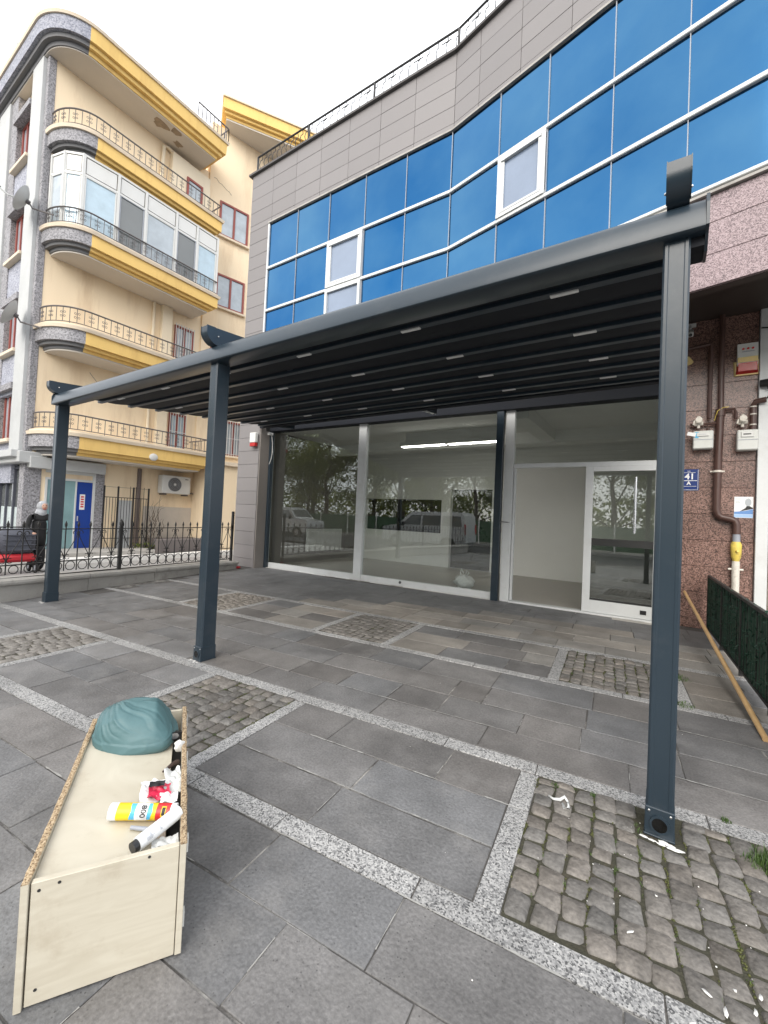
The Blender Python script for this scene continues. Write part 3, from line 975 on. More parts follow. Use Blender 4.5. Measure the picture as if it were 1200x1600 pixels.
FR = V(0, -1, 0)
CH = .3245
TOPZ = 9.76
HEADZ = 8.32
# parapet band, left half then wing
ss = [-5.54, -4.76, -3.98, -3.22, -2.43, -1.63, -.83, 0.0]
wsx = [0.0, .52, 1.3, 2.1, 2.9, 3.7, 4.5, 5.3, 6.1, 6.9, 7.7, 8.2]
nrow = 0
z = TOPZ
rowsz = []
while z > HEADZ + .05:
    z2 = max(z - CH, HEADZ)
    if z2 - HEADZ < .12: z2 = HEADZ
    rowsz.append((z2, z)); z = z2
for (z0, z1) in rowsz:
    for a, c in zip(ss, ss[1:]): panel(uw(a, 0, -.03), uw(c, 0, -.03), z0, z1, FR)
    for a, c in zip(wsx, wsx[1:]): panel(uw(a + .001, 0, -.03), uw(c, 0, -.03), z0, z1, WNRM)
# left vertical pier: courses from the parapet band down to the ground
z = HEADZ
while z > .02:
    z2 = max(0, z - CH)
    panel(V(XL, YU + .03, 0), V(-1.17, YU + .03, 0), z2, z, FR)
    z = z2
z = TOPZ
while z > .02:                         # return on the left corner
    z2 = max(0, z - CH)
    for y0, y1 in ((4.4, 5.3), (5.3, 6.2)):
        panel(V(XL + .03, y1, 0), V(XL + .03, y0, 0), z2, z, V(-1, 0, 0))
    z = z2
# inner return of the pier beside the shop window
m = MB(); m.box(-1.165, -1.135, YU + .01, sfy(-1.15) - .03, 0, 3.5, .002)
m.build('pier_return', pm('taupe_pier_return', (.20, .18, .165), .5, bump=.05), bld)
# cornice
cor = MB()
for pts in ([uw(-5.62, 0), uw(0, 0)], [uw(0, 0), uw(MAXS, 0)]):
    p, q = pts
    d = (q - p).normalized(); nr = V(d.y, -d.x, 0)
    c = (p + q) / 2 + V(0, 0, TOPZ + .025)
    cor.obox(c + nr * -.06, d, nr, V(0, 0, 1), (q - p).length / 2 + .005, .12, .023)
cor.build('cornice', MT['clad_joint'], bld)
# window head soffit (metal reveal)
hd = MB()
hd.bar(uw(-4.8, HEADZ - .02, .03), uw(-.0, HEADZ - .02, .03), .07, .035)
hd.bar(uw(.012, HEADZ - .02, .03), uw(MAXS, HEADZ - .02, .03), .07, .035)
hd.build('window_head', MT['kerbstone'], bld)

# blue curtain wall
RZ = [5.16, 6.145, 7.18, HEADZ - .04]
colsL = [-4.78, -3.815, -2.86, -1.9, -.935, 0.0]
colsR = [0.0, .99, 1.81, 2.71, 3.54, 4.45, 5.36, 6.27, 7.2, 8.15]
OPEN = {('L', 2, 1), ('R', 1, 1), ('L', 2, 0)}
for side, cols in (('L', colsL), ('R', colsR)):
    nr = FR if side == 'L' else WNRM
    for ci, (a, c) in enumerate(zip(cols, cols[1:])):
        for ri in range(3):
            z0, z1 = RZ[ri], RZ[ri + 1]
            if (side, ci, ri) in OPEN:
                f = MB(); m = .062
                p0, p1 = uw(a + .012, 0, .05), uw(c - .012, 0, .05)
                if side == 'R': p0, p1 = BEND + WDIR * (a + .012) + WNRM * .05, BEND + WDIR * (c - .012) + WNRM * .05
                f.bar(p0 + V(0, 0, z0 + .06), p1 + V(0, 0, z0 + .06), .06, m); f.bar(p0 + V(0, 0, z1 - .05), p1 + V(0, 0, z1 - .05), .06, m)
                d = (p1 - p0).normalized()
                f.bar(p0 + d * .03 + V(0, 0, z0 + .03), p0 + d * .03 + V(0, 0, z1 - .02), m, .056)
                f.bar(p1 - d * .03 + V(0, 0, z0 + .03), p1 - d * .03 + V(0, 0, z1 - .02), m, .056)
                if ri == 1:
                    g2 = .075
                    f.bar(p0 + d * g2 + V(0, 0, z0 + .09), p0 + d * g2 + V(0, 0, z1 - .08), .035, .07); f.bar(p1 - d * g2 + V(0, 0, z0 + .09), p1 - d * g2 + V(0, 0, z1 - .08), .035, .07)
                    f.bar(p0 + d * .06 + V(0, 0, z0 + .105), p1 - d * .06 + V(0, 0, z0 + .105), .07, .035); f.bar(p0 + d * .06 + V(0, 0, z1 - .095), p1 - d * .06 + V(0, 0, z1 - .095), .07, .035)
                wo = f.build('opening_window', MT['white_alu'], bld)
                pn = MB(); mid = (p0 + p1) / 2 + V(0, 0, (z0 + z1) / 2) - nr * .02
                pn.obox(mid, d, nr, V(0, 0, 1), (p1 - p0).length / 2 - .03, .004, (z1 - z0) / 2 - .03)
                pn.build('pane', MT['open_glass'], wo)
            else:
                pn = MB()
                p0, p1 = (uw(a, 0, .012), uw(c, 0, .012)) if side == 'L' else (BEND + WDIR * a + WNRM * .012, BEND + WDIR * c + WNRM * .012)
                d = (p1 - p0).normalized()
                mid = (p0 + p1) / 2 + V(0, 0, (z0 + z1) / 2)
                tl = Matrix.Rotation(rnd.uniform(-.004, .004), 3, V(0, 0, 1)) @ Matrix.Rotation(rnd.uniform(-.004, .004), 3, d)
                pn.obox(mid, tl @ d, tl @ nr, tl @ V(0, 0, 1), (p1 - p0).length / 2 - .006, .006, (z1 - z0) / 2 - .006)
                pn.build('blue_pane', MT['blue'], bld)
    # mullions and rails
    for ci, a in enumerate(cols):
        if side == 'R' and ci == 0: continue
        m = MB(); o = .024 if a != colsL[0] else .035
        p = uw(a, 0, o) if side == 'L' else BEND + WDIR * a + WNRM * o
        ww = .009 if a != colsL[0] else .045
        m.bar(p + V(0, 0, RZ[0]), p + V(0, 0, RZ[3] - .01), ww, .03, upv=nr)
        m.build('mullion', MT['mull'] if ww < .02 else MT['white_alu'], bld)
    for zr, hh in ((RZ[1], .06), (RZ[2], .06), (RZ[0] + .02, .045)):
        m = MB()
        p0, p1 = (uw(cols[0], 0, .036), uw(0, 0, .036)) if side == 'L' else (BEND + WDIR * .01 + WNRM * .036, BEND + WDIR * MAXS + WNRM * .036)
        m.bar(p0 + V(0, 0, zr), p1 + V(0, 0, zr), .05, hh, ch=.008)
        m.build('transom', MT['white_alu'], bld)
# stone sill and pink granite band of the overhang
for z0, z1 in ((4.07, 4.43), (4.43, 4.79), (4.79, 5.10)):
    xs = [.0, .9, 1.8, 2.7, 3.57, 4.5, 5.4, 6.3, 7.2, 8.2]
    for a, c in zip(xs, xs[1:]):
        panel(BEND + WDIR * (a + .002) + WNRM * -.03, BEND + WDIR * c + WNRM * -.03, z0, z1, WNRM, MT['purple_granite'], .05, .006, 'granite_panel')
    for a, c in zip(colsL, colsL[1:]):
        panel(uw(a, 0, -.03), uw(c, 0, -.03), z0, z1, FR, MT['purple_granite'], .05, .006, 'granite_panel')
m = MB(); m.bar(BEND + WDIR * .03 + WNRM * .02 + V(0, 0, 5.118), BEND + WDIR * MAXS + WNRM * .02 + V(0, 0, 5.118), .09, .03)
m.build('sill', MT['kerbstone'], bld)
b = MB()                              # soffit under the overhang
b.prism([V(-1.1, YU + .08, 4.36), V(3.6, YU + .08, 4.36), uw(MAXS, 4.36, -.08), V(11.9, 6.2, 4.36), V(-1.1, 6.2, 4.36)], (0, 0, .055))
b.build('soffit', MT['soffit'], bld)
b = MB()
b.prism([uw(-4.7, 4.02, -.06), uw(-.02, 4.02, -.06), uw(-.02, 4.02, -.12), uw(-4.7, 4.02, -.12)], (0, 0, .34))
b.prism([uw(.02, 4.072, -.035), uw(MAXS, 4.072, -.035), uw(MAXS, 4.072, -.15), uw(.02, 4.072, -.15)], (0, 0, .345))
b.build('overhang_edge', MT['soffit'], bld)

# parapet railing: belly-shaped balusters
rl = MB()
for zz, r in ((10.32, .022), (9.86, .012)):
    rl.tube([uw(-5.5, zz, -.1), uw(-.02, zz, -.1), uw(MAXS, zz, -.1)], r, 6)
for s in (-5.5, -3.75, -1.9, -.02, 2.0, 4.0, 6.0):
    rl.bar(uw(s, TOPZ + .04, -.1), uw(s, 10.32, -.1), .035)
s = -5.35
k = 0
while s < MAXS - .1:
    pts = [uw(s, 9.80, -.1), uw(s, 9.9, -.07), uw(s, 10.02, -.03), uw(s, 10.14, -.06), uw(s, 10.22, -.12), uw(s, 10.31, -.1)]
    rl.tube(pts, .009, 5)
    if k % 3 == 1 and s > -3.6:
        rl.bar(uw(s - .10, 10.16, -.06), uw(s + .10, 10.16, -.06), .012, .012)
    s += .155 if s < -3.75 else .2; k += 1
rl.build('parapet_railing', MT['iron'], bld)

# ---- shop room
b = MB(); b.box(-1.6, 7.1, 4.86, 8.9, -.05, -.003)
b.build('shop_floor', MT['int_floor'], bld)
b = MB()
b.box(-1.6, -1.12, 8.75, 8.9, 0, 4.3); b.box(-1.12, 1.58, 8.75, 8.9, 0, .95); b.box(-1.12, 1.58, 8.75, 8.9, 1.92, 4.3)
b.box(1.58, 1.86, 8.75, 8.9, 0, 4.3); b.box(1.86, 3.07, 8.75, 8.9, 2.22, 4.3); b.box(3.07, 7.1, 8.75, 8.9, 0, 4.3)
b.box(7.1, 7.16, 5.2, 8.9, 0, 4.3)
b.build('inner_wall', MT['int_wall'], bld)
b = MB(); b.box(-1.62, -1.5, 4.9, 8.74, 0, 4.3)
b.build('side_partition', pm('darkened_inner_wall', (.20, .185, .165), .7, bump=.03), bld)  # wall colour darkened to stand in for the dim room behind the left pane
b = MB(); b.box(-1.6, 7.1, 5.06, 8.75, 3.42, 3.5); b.box(-1.6, 7.1, 7.4, 7.8, 3.16, 3.42); b.box(4.6, 4.9, 5.2, 7.4, 3.2, 3.42)
b.build('shop_ceiling', MT['int_wall'], bld)
b = MB(); b.box(-1.12, 1.58, 8.92, 8.96, .9, 2.0); b.box(1.8, 3.1, 8.92, 8.96, 0, 2.3); b.box(.08, .12, 8.8, 8.92, .95, 1.92)
b.build('back_opening', MT['int_dark'], bld)
b = MB(); b.box(1.45, 3.95, 6.52, 6.66, 3.10, 3.2, .01); b.box(1.6, 3.9, 6.55, 6.63, 3.2, 3.42)
b.build('ceiling_light_box', MT['white_pvc'], bld)
lm = bpy.data.materials.new('added_fill_glow'); lm.use_nodes = True  # added glow under the dull ceiling fitting, brightens the room
lb = lm.node_tree.nodes['Principled BSDF']; lb.inputs['Base Color'].default_value = (.8, .8, .78, 1); lb.inputs['Emission Color'].default_value = (1, .96, .9, 1); lb.inputs['Emission Strength'].default_value = 7.5
for k_, x_ in enumerate((1.5, 2.75)):
    b = MB(); b.box(x_, x_ + 1.15, 6.53, 6.65, 3.085, 3.098); b.build('fill_glow_strip', lm, bld)
rad = MB(); rad.box(-1.48, -1.39, 6.45, 7.95, .28, .92, .012)
rad = rad.build('radiator', MT['white_pvc'], bld)
rf = MB()
for k in range(24): rf.box(-1.388, -1.382, 6.5 + k * .06, 6.53 + k * .06, .32, .88)
rf.build('fin', MT['white_pvc'], rad)

# ---- shopfront frame and glass
def fbar(x0, z0, x1, z1, wd, dp, off, name='frame', mat=MT['white_alu'], parent=bld, ch=.004):
    m = MB()
    m.bar(sf(x0, z0, off), sf(x1, z1, off), wd if x0 != x1 else wd, dp, upv=NS if True else (0, 0, 1), ch=ch)
    return m.build(name, mat, parent)


# bars: width measured along the facade plane, depth along NS
fbar(-1.22, .06, 4.42, .06, .12, .09, .0)                   # bottom rail of the big windows
fbar(1.555, 0.0, 1.555, 3.5, .19, .10, .02)                 # white post between the panes
fbar(4.66, 0, 4.66, 3.5, .15, .10, .02)                     # white post beside the door
fbar(4.74, 2.335, 6.9, 2.335, .075, .09, .01)               # door transom
fbar(6.9, 0, 6.9, 3.5, .12, .1, .02)
fbar(-1.19, 0.06, -1.19, 3.4, .05, .08, .0)
fbar(4.74, .012, 6.9, .012, .03, .16, .02, 'threshold')
fbar(-1.13, .0, -1.13, 3.5, .09, .10, .10, 'shutter_track', MT['anthracite'])
fbar(4.50, .0, 4.50, 3.5, .12, .11, .08, 'shutter_track', MT['anthracite'])
fbar(-1.2, 3.66, 7.1, 3.66, .72, .22, .06, 'shutter_box', MT['fabric'])
for x0, x1, z0, z1 in ((-1.165, 1.46, .12, 3.3), (1.65, 4.44, .12, 3.3), (4.74, 6.84, 2.372, 3.3)):
    m = MB(); c = (sf(x0, z0) + sf(x1, z1)) / 2
    m.obox(c, DS, NS, V(0, 0, 1), (x1 - x0) / 2, .004, (z1 - z0) / 2)
    m.build('glass_pane', MT['glass'], bld)
# open left leaf frame posts and glass, right sliding leaf
fbar(4.76, .03, 4.76, 2.3, .035, .06, .0)
dr = MB()
for a in ((5.93, .03, 5.93, 2.30), (6.86, .03, 6.86, 2.30)):
    dr.bar(sf(a[0], a[1], .045), sf(a[2], a[3], .045), .11, .05, upv=NS, ch=.004)
dr.bar(sf(5.985, .125, .045), sf(6.805, .125, .045), .19, .05, upv=NS, ch=.004)
dr.bar(sf(5.985, 2.26, .045), sf(6.805, 2.26, .045), .08, .05, upv=NS, ch=.004)
door = dr.build('sliding_door', MT['white_alu'], bld)
m = MB(); m.obox(sf(6.395, 1.70, .045), DS, NS, V(0, 0, 1), .41, .004, .52); m.build('glass', MT['glass'], door)
m = MB(); m.obox(sf(6.395, .645, .045), DS, NS, V(0, 0, 1), .41, .004, .425); m.build('frosted_glass', glass_mat('smoked_lower_glass', (.5, .52, .51), .12), door)
m = MB(); m.bar(sf(5.985, 1.12, .045), sf(6.805, 1.12, .045), .11, .03, upv=NS); m.build('dark_rail', MT['int_dark'], door)
m = MB(); m.bar(sf(5.985, .235, .055), sf(6.805, .235, .055), .03, .03, upv=NS); m.build('dark_rail', MT['int_dark'], door)
m = MB(); m.tube([sf(6.56, 1.28, .12), sf(6.56, 2.12, .12)], .018, 10); m.tube([sf(6.56, 1.36, .05), sf(6.56, 1.36, .12)], .01, 8); m.tube([sf(6.56, 2.04, .05), sf(6.56, 2.04, .12)], .01, 8)
m.build('handle', MT['steel'], door, smooth=True)
m = MB(); m.bar(sf(6.66, .125, .074), sf(6.74, .125, .074), .06, .008, upv=NS); m.build('lock_plate', MT['black_plastic'], door)
m = MB(); m.tube([sf(4.55, 1.36, .1), sf(4.62, 1.37, .13), sf(4.70, 1.36, .08)], .009, 6); m.build('latch', MT['screw'], bld)
m = MB(); m.tube([sf(2.60, .075, .045), sf(2.60, .075, .055)], .026, 16); rg = m.build('floor_lock', MT['black_plastic'], bld)
m = MB(); m.tube([sf(2.60, .075, .055), sf(2.60, .075, .058)], .012, 12); m.build('lock_core', MT['steel'], rg)
# sealant line along the shopfront foot
m = MB()
x = -1.2
while x < 6.9:
    L = rnd.uniform(.2, .6)
    if rnd.random() < .75:
        m.obox(sf(x + L / 2, .002, .075 + rnd.uniform(-.01, .02)), DS, NS, V(0, 0, 1), L / 2, rnd.uniform(.008, .03), .003)
    x += L
m.build('sealant', MT['white_paint'], bld, kind='stuff')

# ---- brown granite wall right of the door
YB = 5.12
b = MB(); b.box(7.0, 7.93, YB + .03, YB + .3, -.3, 4.4)
b.build('side_wall', MT['clad_joint'], bld)
z = .0
TC = .366
zs = [0.0, .14]
while zs[-1] < 4.36: zs.append(min(4.36, zs[-1] + TC))
for i, (z0, z1) in enumerate(zip(zs, zs[1:])):
    panel(V(6.97, YB + .03, 0), V(7.93, YB + .03, 0), z0, z1, FR, MT['brown_granite'], .03, .004, 'granite_tile')
m = MB(); m.box(7.935, 8.06, YB - .06, YB + .06, 0, 4.36, .006); m.box(8.06, 9.4, YB - .05, YB + .05, 2.3, 2.42); m.box(9.3, 9.42, YB - .06, YB + .06, 0, 4.36)
nb = m.build('neighbour_frame', MT['white_alu'], bld)
m = MB(); m.box(8.06, 9.3, YB - .005, YB + .005, .02, 4.3); m.build('neighbour_glass', MT['glass'], bld)
b = MB(); b.box(8.0, 9.6, 6.6, 6.7, 0, 4.3); b.box(8.0, 9.6, YB + .1, 6.6, -.02, 0); b.box(9.45, 9.55, YB - .05, 6.6, 0, 4.36); b.box(7.93, 8.0, YB + .08, 6.6, 0, 4.36)
b.build('neighbour_room', pm('dim_brown_room', (.30, .22, .16), .6, bump=0), bld)

# ------------------------------------------------------------------ things on the brown wall
YW = YB - .004                          # wall face
# house number sign
sg = thing('house_number_sign', (7.22, YW, 1.92), 'dark blue enamel house number plate reading 41 A on the brown granite wall', 'sign')
m = MB(); m.box(7.09, 7.322, YW - .008, YW, 1.93, 2.235, .003); m.build('plate', MT['sign_blue'], sg)
m = MB()
for a in ((7.115, 7.30, 2.068, 2.076), (7.115, 7.295, 1.99, 1.994), (7.10, 7.312, 1.938, 1.943), (7.115, 7.28, 2.185, 2.189)):
    m.box(a[0], a[1], YW - .0095, YW - .008, a[2], a[3])
m.box(7.309, 7.313, YW - .0095, YW - .008, 1.938, 2.228)
m.build('lines', MT['white_ink'], sg)
text_obj('number', '41', .115, (7.215, YW - .0085, 2.128), (1, 0, 0), (0, 0, 1), MT['white_ink'], sg, bold=.003)
text_obj('letter', 'A', .07, (7.205, YW - .0085, 2.034), (1, 0, 0), (0, 0, 1), MT['white_ink'], sg, bold=.002)
text_obj('small_line', 'NO', .022, (7.205, YW - .0085, 2.207), (1, 0, 0), (0, 0, 1), MT['white_ink'], sg)
# flat card with a printed portrait
cd = thing('printed_card', (7.81, YW, 1.56), 'small white and blue printed card with a portrait beside the door frame', 'card')
m = MB(); m.box(7.715, 7.912, YW - .004, YW, 1.565, 1.85); m.build('card', MT['white_ink'], cd)
def flat(pts, mat, name, par, y):
    q = MB(); q.prism([(x, y, z) for x, z in pts], (0, -.0008, 0)); return q.build(name, mat, par)
y0 = YW - .004
flat([(7.716, 1.57), (7.911, 1.57), (7.911, 1.612), (7.716, 1.612)], pm('pale_blue_print', (.33, .50, .75), .4, bump=0), 'print', cd, y0)
flat([(7.716, 1.615), (7.911, 1.615), (7.911, 1.685), (7.83, 1.66), (7.716, 1.645)], pm('mid_blue_print', (.12, .26, .55), .4, bump=0), 'print', cd, y0)
flat([(7.775, 1.652), (7.911, 1.688), (7.911, 1.70), (7.875, 1.725), (7.845, 1.725), (7.835, 1.70)], MT['ink'], 'print', cd, y0 - .001)
flat([(7.86 + .034 * math.cos(k * .5236), 1.775 + .052 * math.sin(k * .5236)) for k in range(12)], pm('grey_print', (.42, .45, .48), .4, bump=0), 'print', cd, y0 - .001)
for zz, xx in ((1.815, 7.785), (1.785, 7.77), (1.765, 7.78)):
    flat([(7.73, zz), (xx, zz), (xx, zz + .008), (7.73, zz + .008)], pm('pale_print', (.5, .56, .55), .4, bump=0), 'print', cd, y0)
# alarm siren on the brown wall
al = thing('alarm_siren', (7.80, YW, 3.48), 'white alarm siren box with red lens on the brown granite wall', 'alarm')
m = MB()
m.add([(7.70, YW, 3.62), (7.70, YW - .09, 3.62), (7.70, YW - .065, 3.92), (7.70, YW, 3.92), (7.915, YW, 3.62), (7.915, YW - .09, 3.62), (7.915, YW - .065, 3.92), (7.915, YW, 3.92)],
      [(0, 1, 2, 3), (7, 6, 5, 4), (0, 4, 5, 1), (1, 5, 6, 2), (2, 6, 7, 3), (0, 3, 7, 4)])
m.build('case', MT['white_pvc'], al)
m = MB(); m.box(7.702, 7.913, YW - .0925, YW - .03, 3.66, 3.73, .004); m.build('yellow_band', MT['alarm_yellow'], al)
m = MB(); m.add([(7.675, YW, 3.5), (7.935, YW, 3.5), (7.945, YW, 3.7), (7.665, YW, 3.7), (7.69, YW - .03, 3.5), (7.925, YW - .03, 3.5), (7.93, YW - .03, 3.69), (7.68, YW - .03, 3.69)],
               [(0, 1, 5, 4), (1, 2, 6, 5), (2, 3, 7, 6), (3, 0, 4, 7), (4, 5, 6, 7), (0, 3, 2, 1)])
m.build('back_plate', MT['alarm_yellow'], al)
m = MB(); m.add([(7.69, YW - .03, 3.515), (7.925, YW - .03, 3.515), (7.918, YW - .03, 3.655), (7.697, YW - .03, 3.655), (7.71, YW - .095, 3.54), (7.905, YW - .095, 3.54), (7.905, YW - .1, 3.65), (7.71, YW - .1, 3.65)],
               [(0, 1, 5, 4), (1, 2, 6, 5), (2, 3, 7, 6), (3, 0, 4, 7), (4, 5, 6, 7), (0, 3, 2, 1)])
m.build('red_lens', MT['alarm_red'], al)
for k in range(3):
    m = MB(); m.ico((7.76 + k * .05, YW - .077, 3.845), .016, 1, (1, .2, 1)); m.build('logo_dot', MT['tube_red'], al)
m = MB(); m.box(7.745, 7.875, YW - .0835, YW - .0800, 3.80, 3.808); m.build('logo_line', MT['grey_plastic'], al)

# gas pipes
gp = thing('gas_pipe', (7.52, YW, .5), 'thick brown gas riser pipe bending to a yellow valve on the granite wall', 'pipe')
m = MB()
yc = YW - .07
path = [(7.535, yc, 3.0), (7.525, yc, 2.4), (7.52, yc, 1.80), (7.52, yc, 1.66), (7.535, yc, 1.60), (7.57, yc, 1.565), (7.68, yc, 1.54), (7.72, yc, 1.52), (7.738, yc, 1.47), (7.74, yc, 1.34)]
m.tube(path, .045, 12); m.build('riser', MT['pipe'], gp, smooth=True)
m = MB(); m.tube([(7.54, yc, 3.0), (7.53, yc, 3.9), (7.53, yc, 4.36)], .034, 10); m.tube([(7.535, yc, 2.95), (7.535, yc, 3.05)], .056, 12); m.build('upper_riser', MT['pipe'], gp, smooth=True)
m = MB(); m.tube([(7.415, yc, 2.93), (7.415, yc, 3.98)], .026, 8); m.tube([(7.415, yc, 3.98), (7.0, yc, 3.94)], .026, 8); m.build('branch', MT['pipe'], gp, smooth=True)
m = MB(); m.tube([(7.53, yc, 2.86), (7.2, yc, 2.86)], .018, 8); m.tube([(7.53, yc, 3.04), (7.68, yc, 3.04), (7.70, yc, 2.99), (7.70, yc, 2.9)], .02, 8); m.build('cross_pipe', MT['pipe'], gp, smooth=True)
m = MB(); m.tube([(7.47, yc, 2.9), (7.50, yc - .05, 3.02), (7.56, yc - .05, 3.06), (7.62, yc - .02, 3.07)], .005, 6); m.build('earth_wire', MT['valve_yellow'], gp)
m = MB(); m.tube([(7.44, yc + .01, 2.19), (7.60, yc + .01, 2.19)], .012, 8); m.tube([(7.52, yc, 2.178), (7.52, yc, 2.205)], .05, 12); m.build('clamp', MT['valve_white'], gp)
m = MB(); m.tube([(7.74, yc, 1.36), (7.74, yc, 1.24)], .042, 12); m.build('coupling', MT['grey_plastic'], gp, smooth=True)
m = MB(); m.tube([(7.74, yc, 1.24), (7.74, yc, 1.2), (7.74, yc, 1.12), (7.74, yc, 1.04), (7.74, yc, .98)], [.045, .062, .06, .055, .035], 10); m.tube([(7.74, yc - .04, 1.11), (7.75, yc - .09, 1.12)], .016, 8)
m.build('valve', MT['valve_yellow'], gp, smooth=True)
m = MB(); m.tube([(7.74, yc, .98), (7.74, yc, -.05)], .044, 12); m.tube([(7.66, yc, .87), (7.82, yc, .87)], .014, 8); m.build('lower_pipe', MT['valve_white'], gp, smooth=True)
m = MB(); m.tube([(7.88, yc, 3.06), (7.88, yc, 2.7)], .034, 10); m.tube([(7.88, yc, 3.06), (7.90, yc - .02, 3.11), (8.0, yc - .05, 3.12)], .036, 10); m.build('side_pipe', MT['pipe'], gp, smooth=True)
m = MB()
for zz in (3.04, 2.94, 2.80): m.tube([(7.88, yc, zz), (7.88, yc, zz + .014)], .038, 10)
m.build('pipe_ring', MT['valve_white'], gp, smooth=True)


def regulator(c, par):
    m = MB(); x, y, z = c
    m.tube([(x, y, z + .09), (x, y, z - .08)], .018, 8)
    m.tube([(x, y - .01, z + .02), (x, y - .07, z + .03)], [.045, .04], 12)
    m.tube([(x - .05, y, z - .02), (x + .05, y, z - .01)], .03, 10)
    m.tube([(x, y - .02, z + .05), (x - .05, y - .05, z + .01), (x - .06, y - .05, z - .04)], .012, 6)
    m.ico((x, y - .05, z + .0), .04, 1, (1.1, .8, .8))
    return m.build('regulator', MT['valve_white'], par, smooth=True)


def meter(name, x0, x1, z0, z1, label, blue):
    t = thing(name, ((x0 + x1) / 2, YW, z0), label, 'gas meter', 'gas meters on the brown granite wall')
    m = MB(); m.box(x0, x1, YW - .17, YW - .02, z0, z1, .012); m.build('case', MT['meter'], t)
    m = MB(); m.box(x0 + .004, x1 - .004, YW - .1735, YW - .165, (z0 + z1) / 2 - .004, (z0 + z1) / 2 + .004); m.build('seam', MT['grey_plastic'], t)
    m = MB(); m.box(x0 + .04, x1 - .05, YW - .185, YW - .165, z0 + .17, z1 - .03, .004); w = m.build('counter', MT['white_pvc'], t)
    m = MB(); m.box(x0 + .06, x1 - .08, YW - .187, YW - .184, z0 + .2, z1 - .055); m.build('dial', MT['ink'] if not blue else MT['grey_plastic'], w)
    if blue:
        m = MB(); m.box(x0 + .02, x0 + .06, YW - .178, YW - .168, z0 + .15, z1 - .02); m.build('sticker', MT['tube_blue'], t)
        m = MB(); m.obox((x0 - .02, YW - .18, z1 - .045), V(.9, 0, -.25).normalized(), V(0, 1, 0), V(.25, 0, .9).normalized(), .05, .004, .025); m.build('tag', MT['white_ink'], t)
    for xx in (x0 + .06, x1 - .06):
        m = MB(); m.tube([(xx, YW - .09, z1 - .01), (xx, YW - .09, z1 + .04)], .022, 8); m.build('connector', MT['pipe'], t)
    regulator(((x0 + .06), YW - .09, z1 + .13), t)
    return t


meter('gas_meter', 7.235, 7.46, 2.50, 2.75, 'white gas meter with a blue sticker, between the post and the brown riser pipe', True)
meter('gas_meter', 7.71, 7.93, 2.46, 2.73, 'grey gas meter beside the white door frame, right of the riser pipe', False)
# small camera and plate on the wall by the post
t = thing('security_camera', (7.2, YW, 4.0), 'small white security camera under the soffit beside the tall post', 'camera')
m = MB(); m.box(7.14, 7.24, YW - .02, YW, 4.28, 4.34, .004); m.tube([(7.18, YW - .02, 4.3), (7.17, YW - .08, 4.24)], .015, 8); m.build('bracket', MT['white_pvc'], t)
m = MB(); m.obox((7.17, YW - .12, 4.16), V(1, 0, 0), V(0, .8, .6), V(0, -.6, .8), .035, .07, .035, .01); m.build('body', MT['white_pvc'], t)
m = MB(); m.tube([(7.17, YW - .178, 4.115), (7.17, YW - .185, 4.11)], .022, 12); m.build('lens', MT['black_plastic'], t)
t = MB(); t.prism([(7.1, YW, 3.72), (7.2, YW, 3.75), (7.22, YW, 3.78), (7.17, YW, 3.86), (7.1, YW, 3.86)], (0, -.03, 0))
tag(t.build('junction_cover', MT['alarm_yellow']), 'small cream junction cover half hidden behind the tall right post', 'cover')
# cables on the neighbour frame
t = MB()
t.tube([(7.94, YB - .07, 4.1), (8.03, YB - .09, 4.08), (8.09, YB - .09, 3.95), (8.09, YB - .09, 3.5), (8.06, YB - .09, 3.22), (8.0, YB - .09, 3.13)], .009, 6)
tag(t.build('wall_cable', MT['cable']), 'thin dark cable looping down the white door frame', 'cable')
t = thing('flood_lamp', (8.05, YB - .1, 3.3), 'small black lamp clamped to the white door frame', 'lamp')
m = MB(); m.tube([(7.94, YB - .1, 3.34), (8.06, YB - .14, 3.34)], [.05, .055], 12); m.build('head', MT['black_plastic'], t)
m = MB(); m.tube([(8.02, YB - .06, 3.34), (8.02, YB - .14, 3.26)], .014, 6); m.build('bracket', MT['black_plastic'], t)
# alarm on the grey pier
al = thing('pier_alarm', (-1.25, 4.37, 2.9), 'white alarm box with red base on the grey pier beside the shop window', 'alarm')
m = MB(); m.box(-1.385, -1.185, 4.28, 4.371, 2.98, 3.22, .012); m.build('case', MT['white_pvc'], al)
m = MB(); m.box(-1.38, -1.19, 4.285, 4.371, 2.89, 2.977, .01); m.build('red_lens', MT['alarm_red'], al)
t = thing('shop_camera', (-1.05, 4.6, 3.2), 'small white camera with a hanging cable at the top of the dark shutter track', 'camera')
m = MB(); m.obox((-1.02, 4.60, 3.22), V(1, 0, 0), V(0, 1, 0), V(0, 0, 1), .045, .06, .03, .01); m.tube([(-1.1, 4.64, 3.24), (-1.0, 4.6, 3.22)], .012, 6); m.build('body', MT['white_pvc'], t)
m = MB(); m.tube([(-1.0, 4.62, 3.2), (-.97, 4.63, 3.0), (-.96, 4.63, 2.75), (-1.0, 4.63, 2.6), (-1.06, 4.64, 2.5)], .008, 6); m.build('cable', MT['white_pvc'], t)
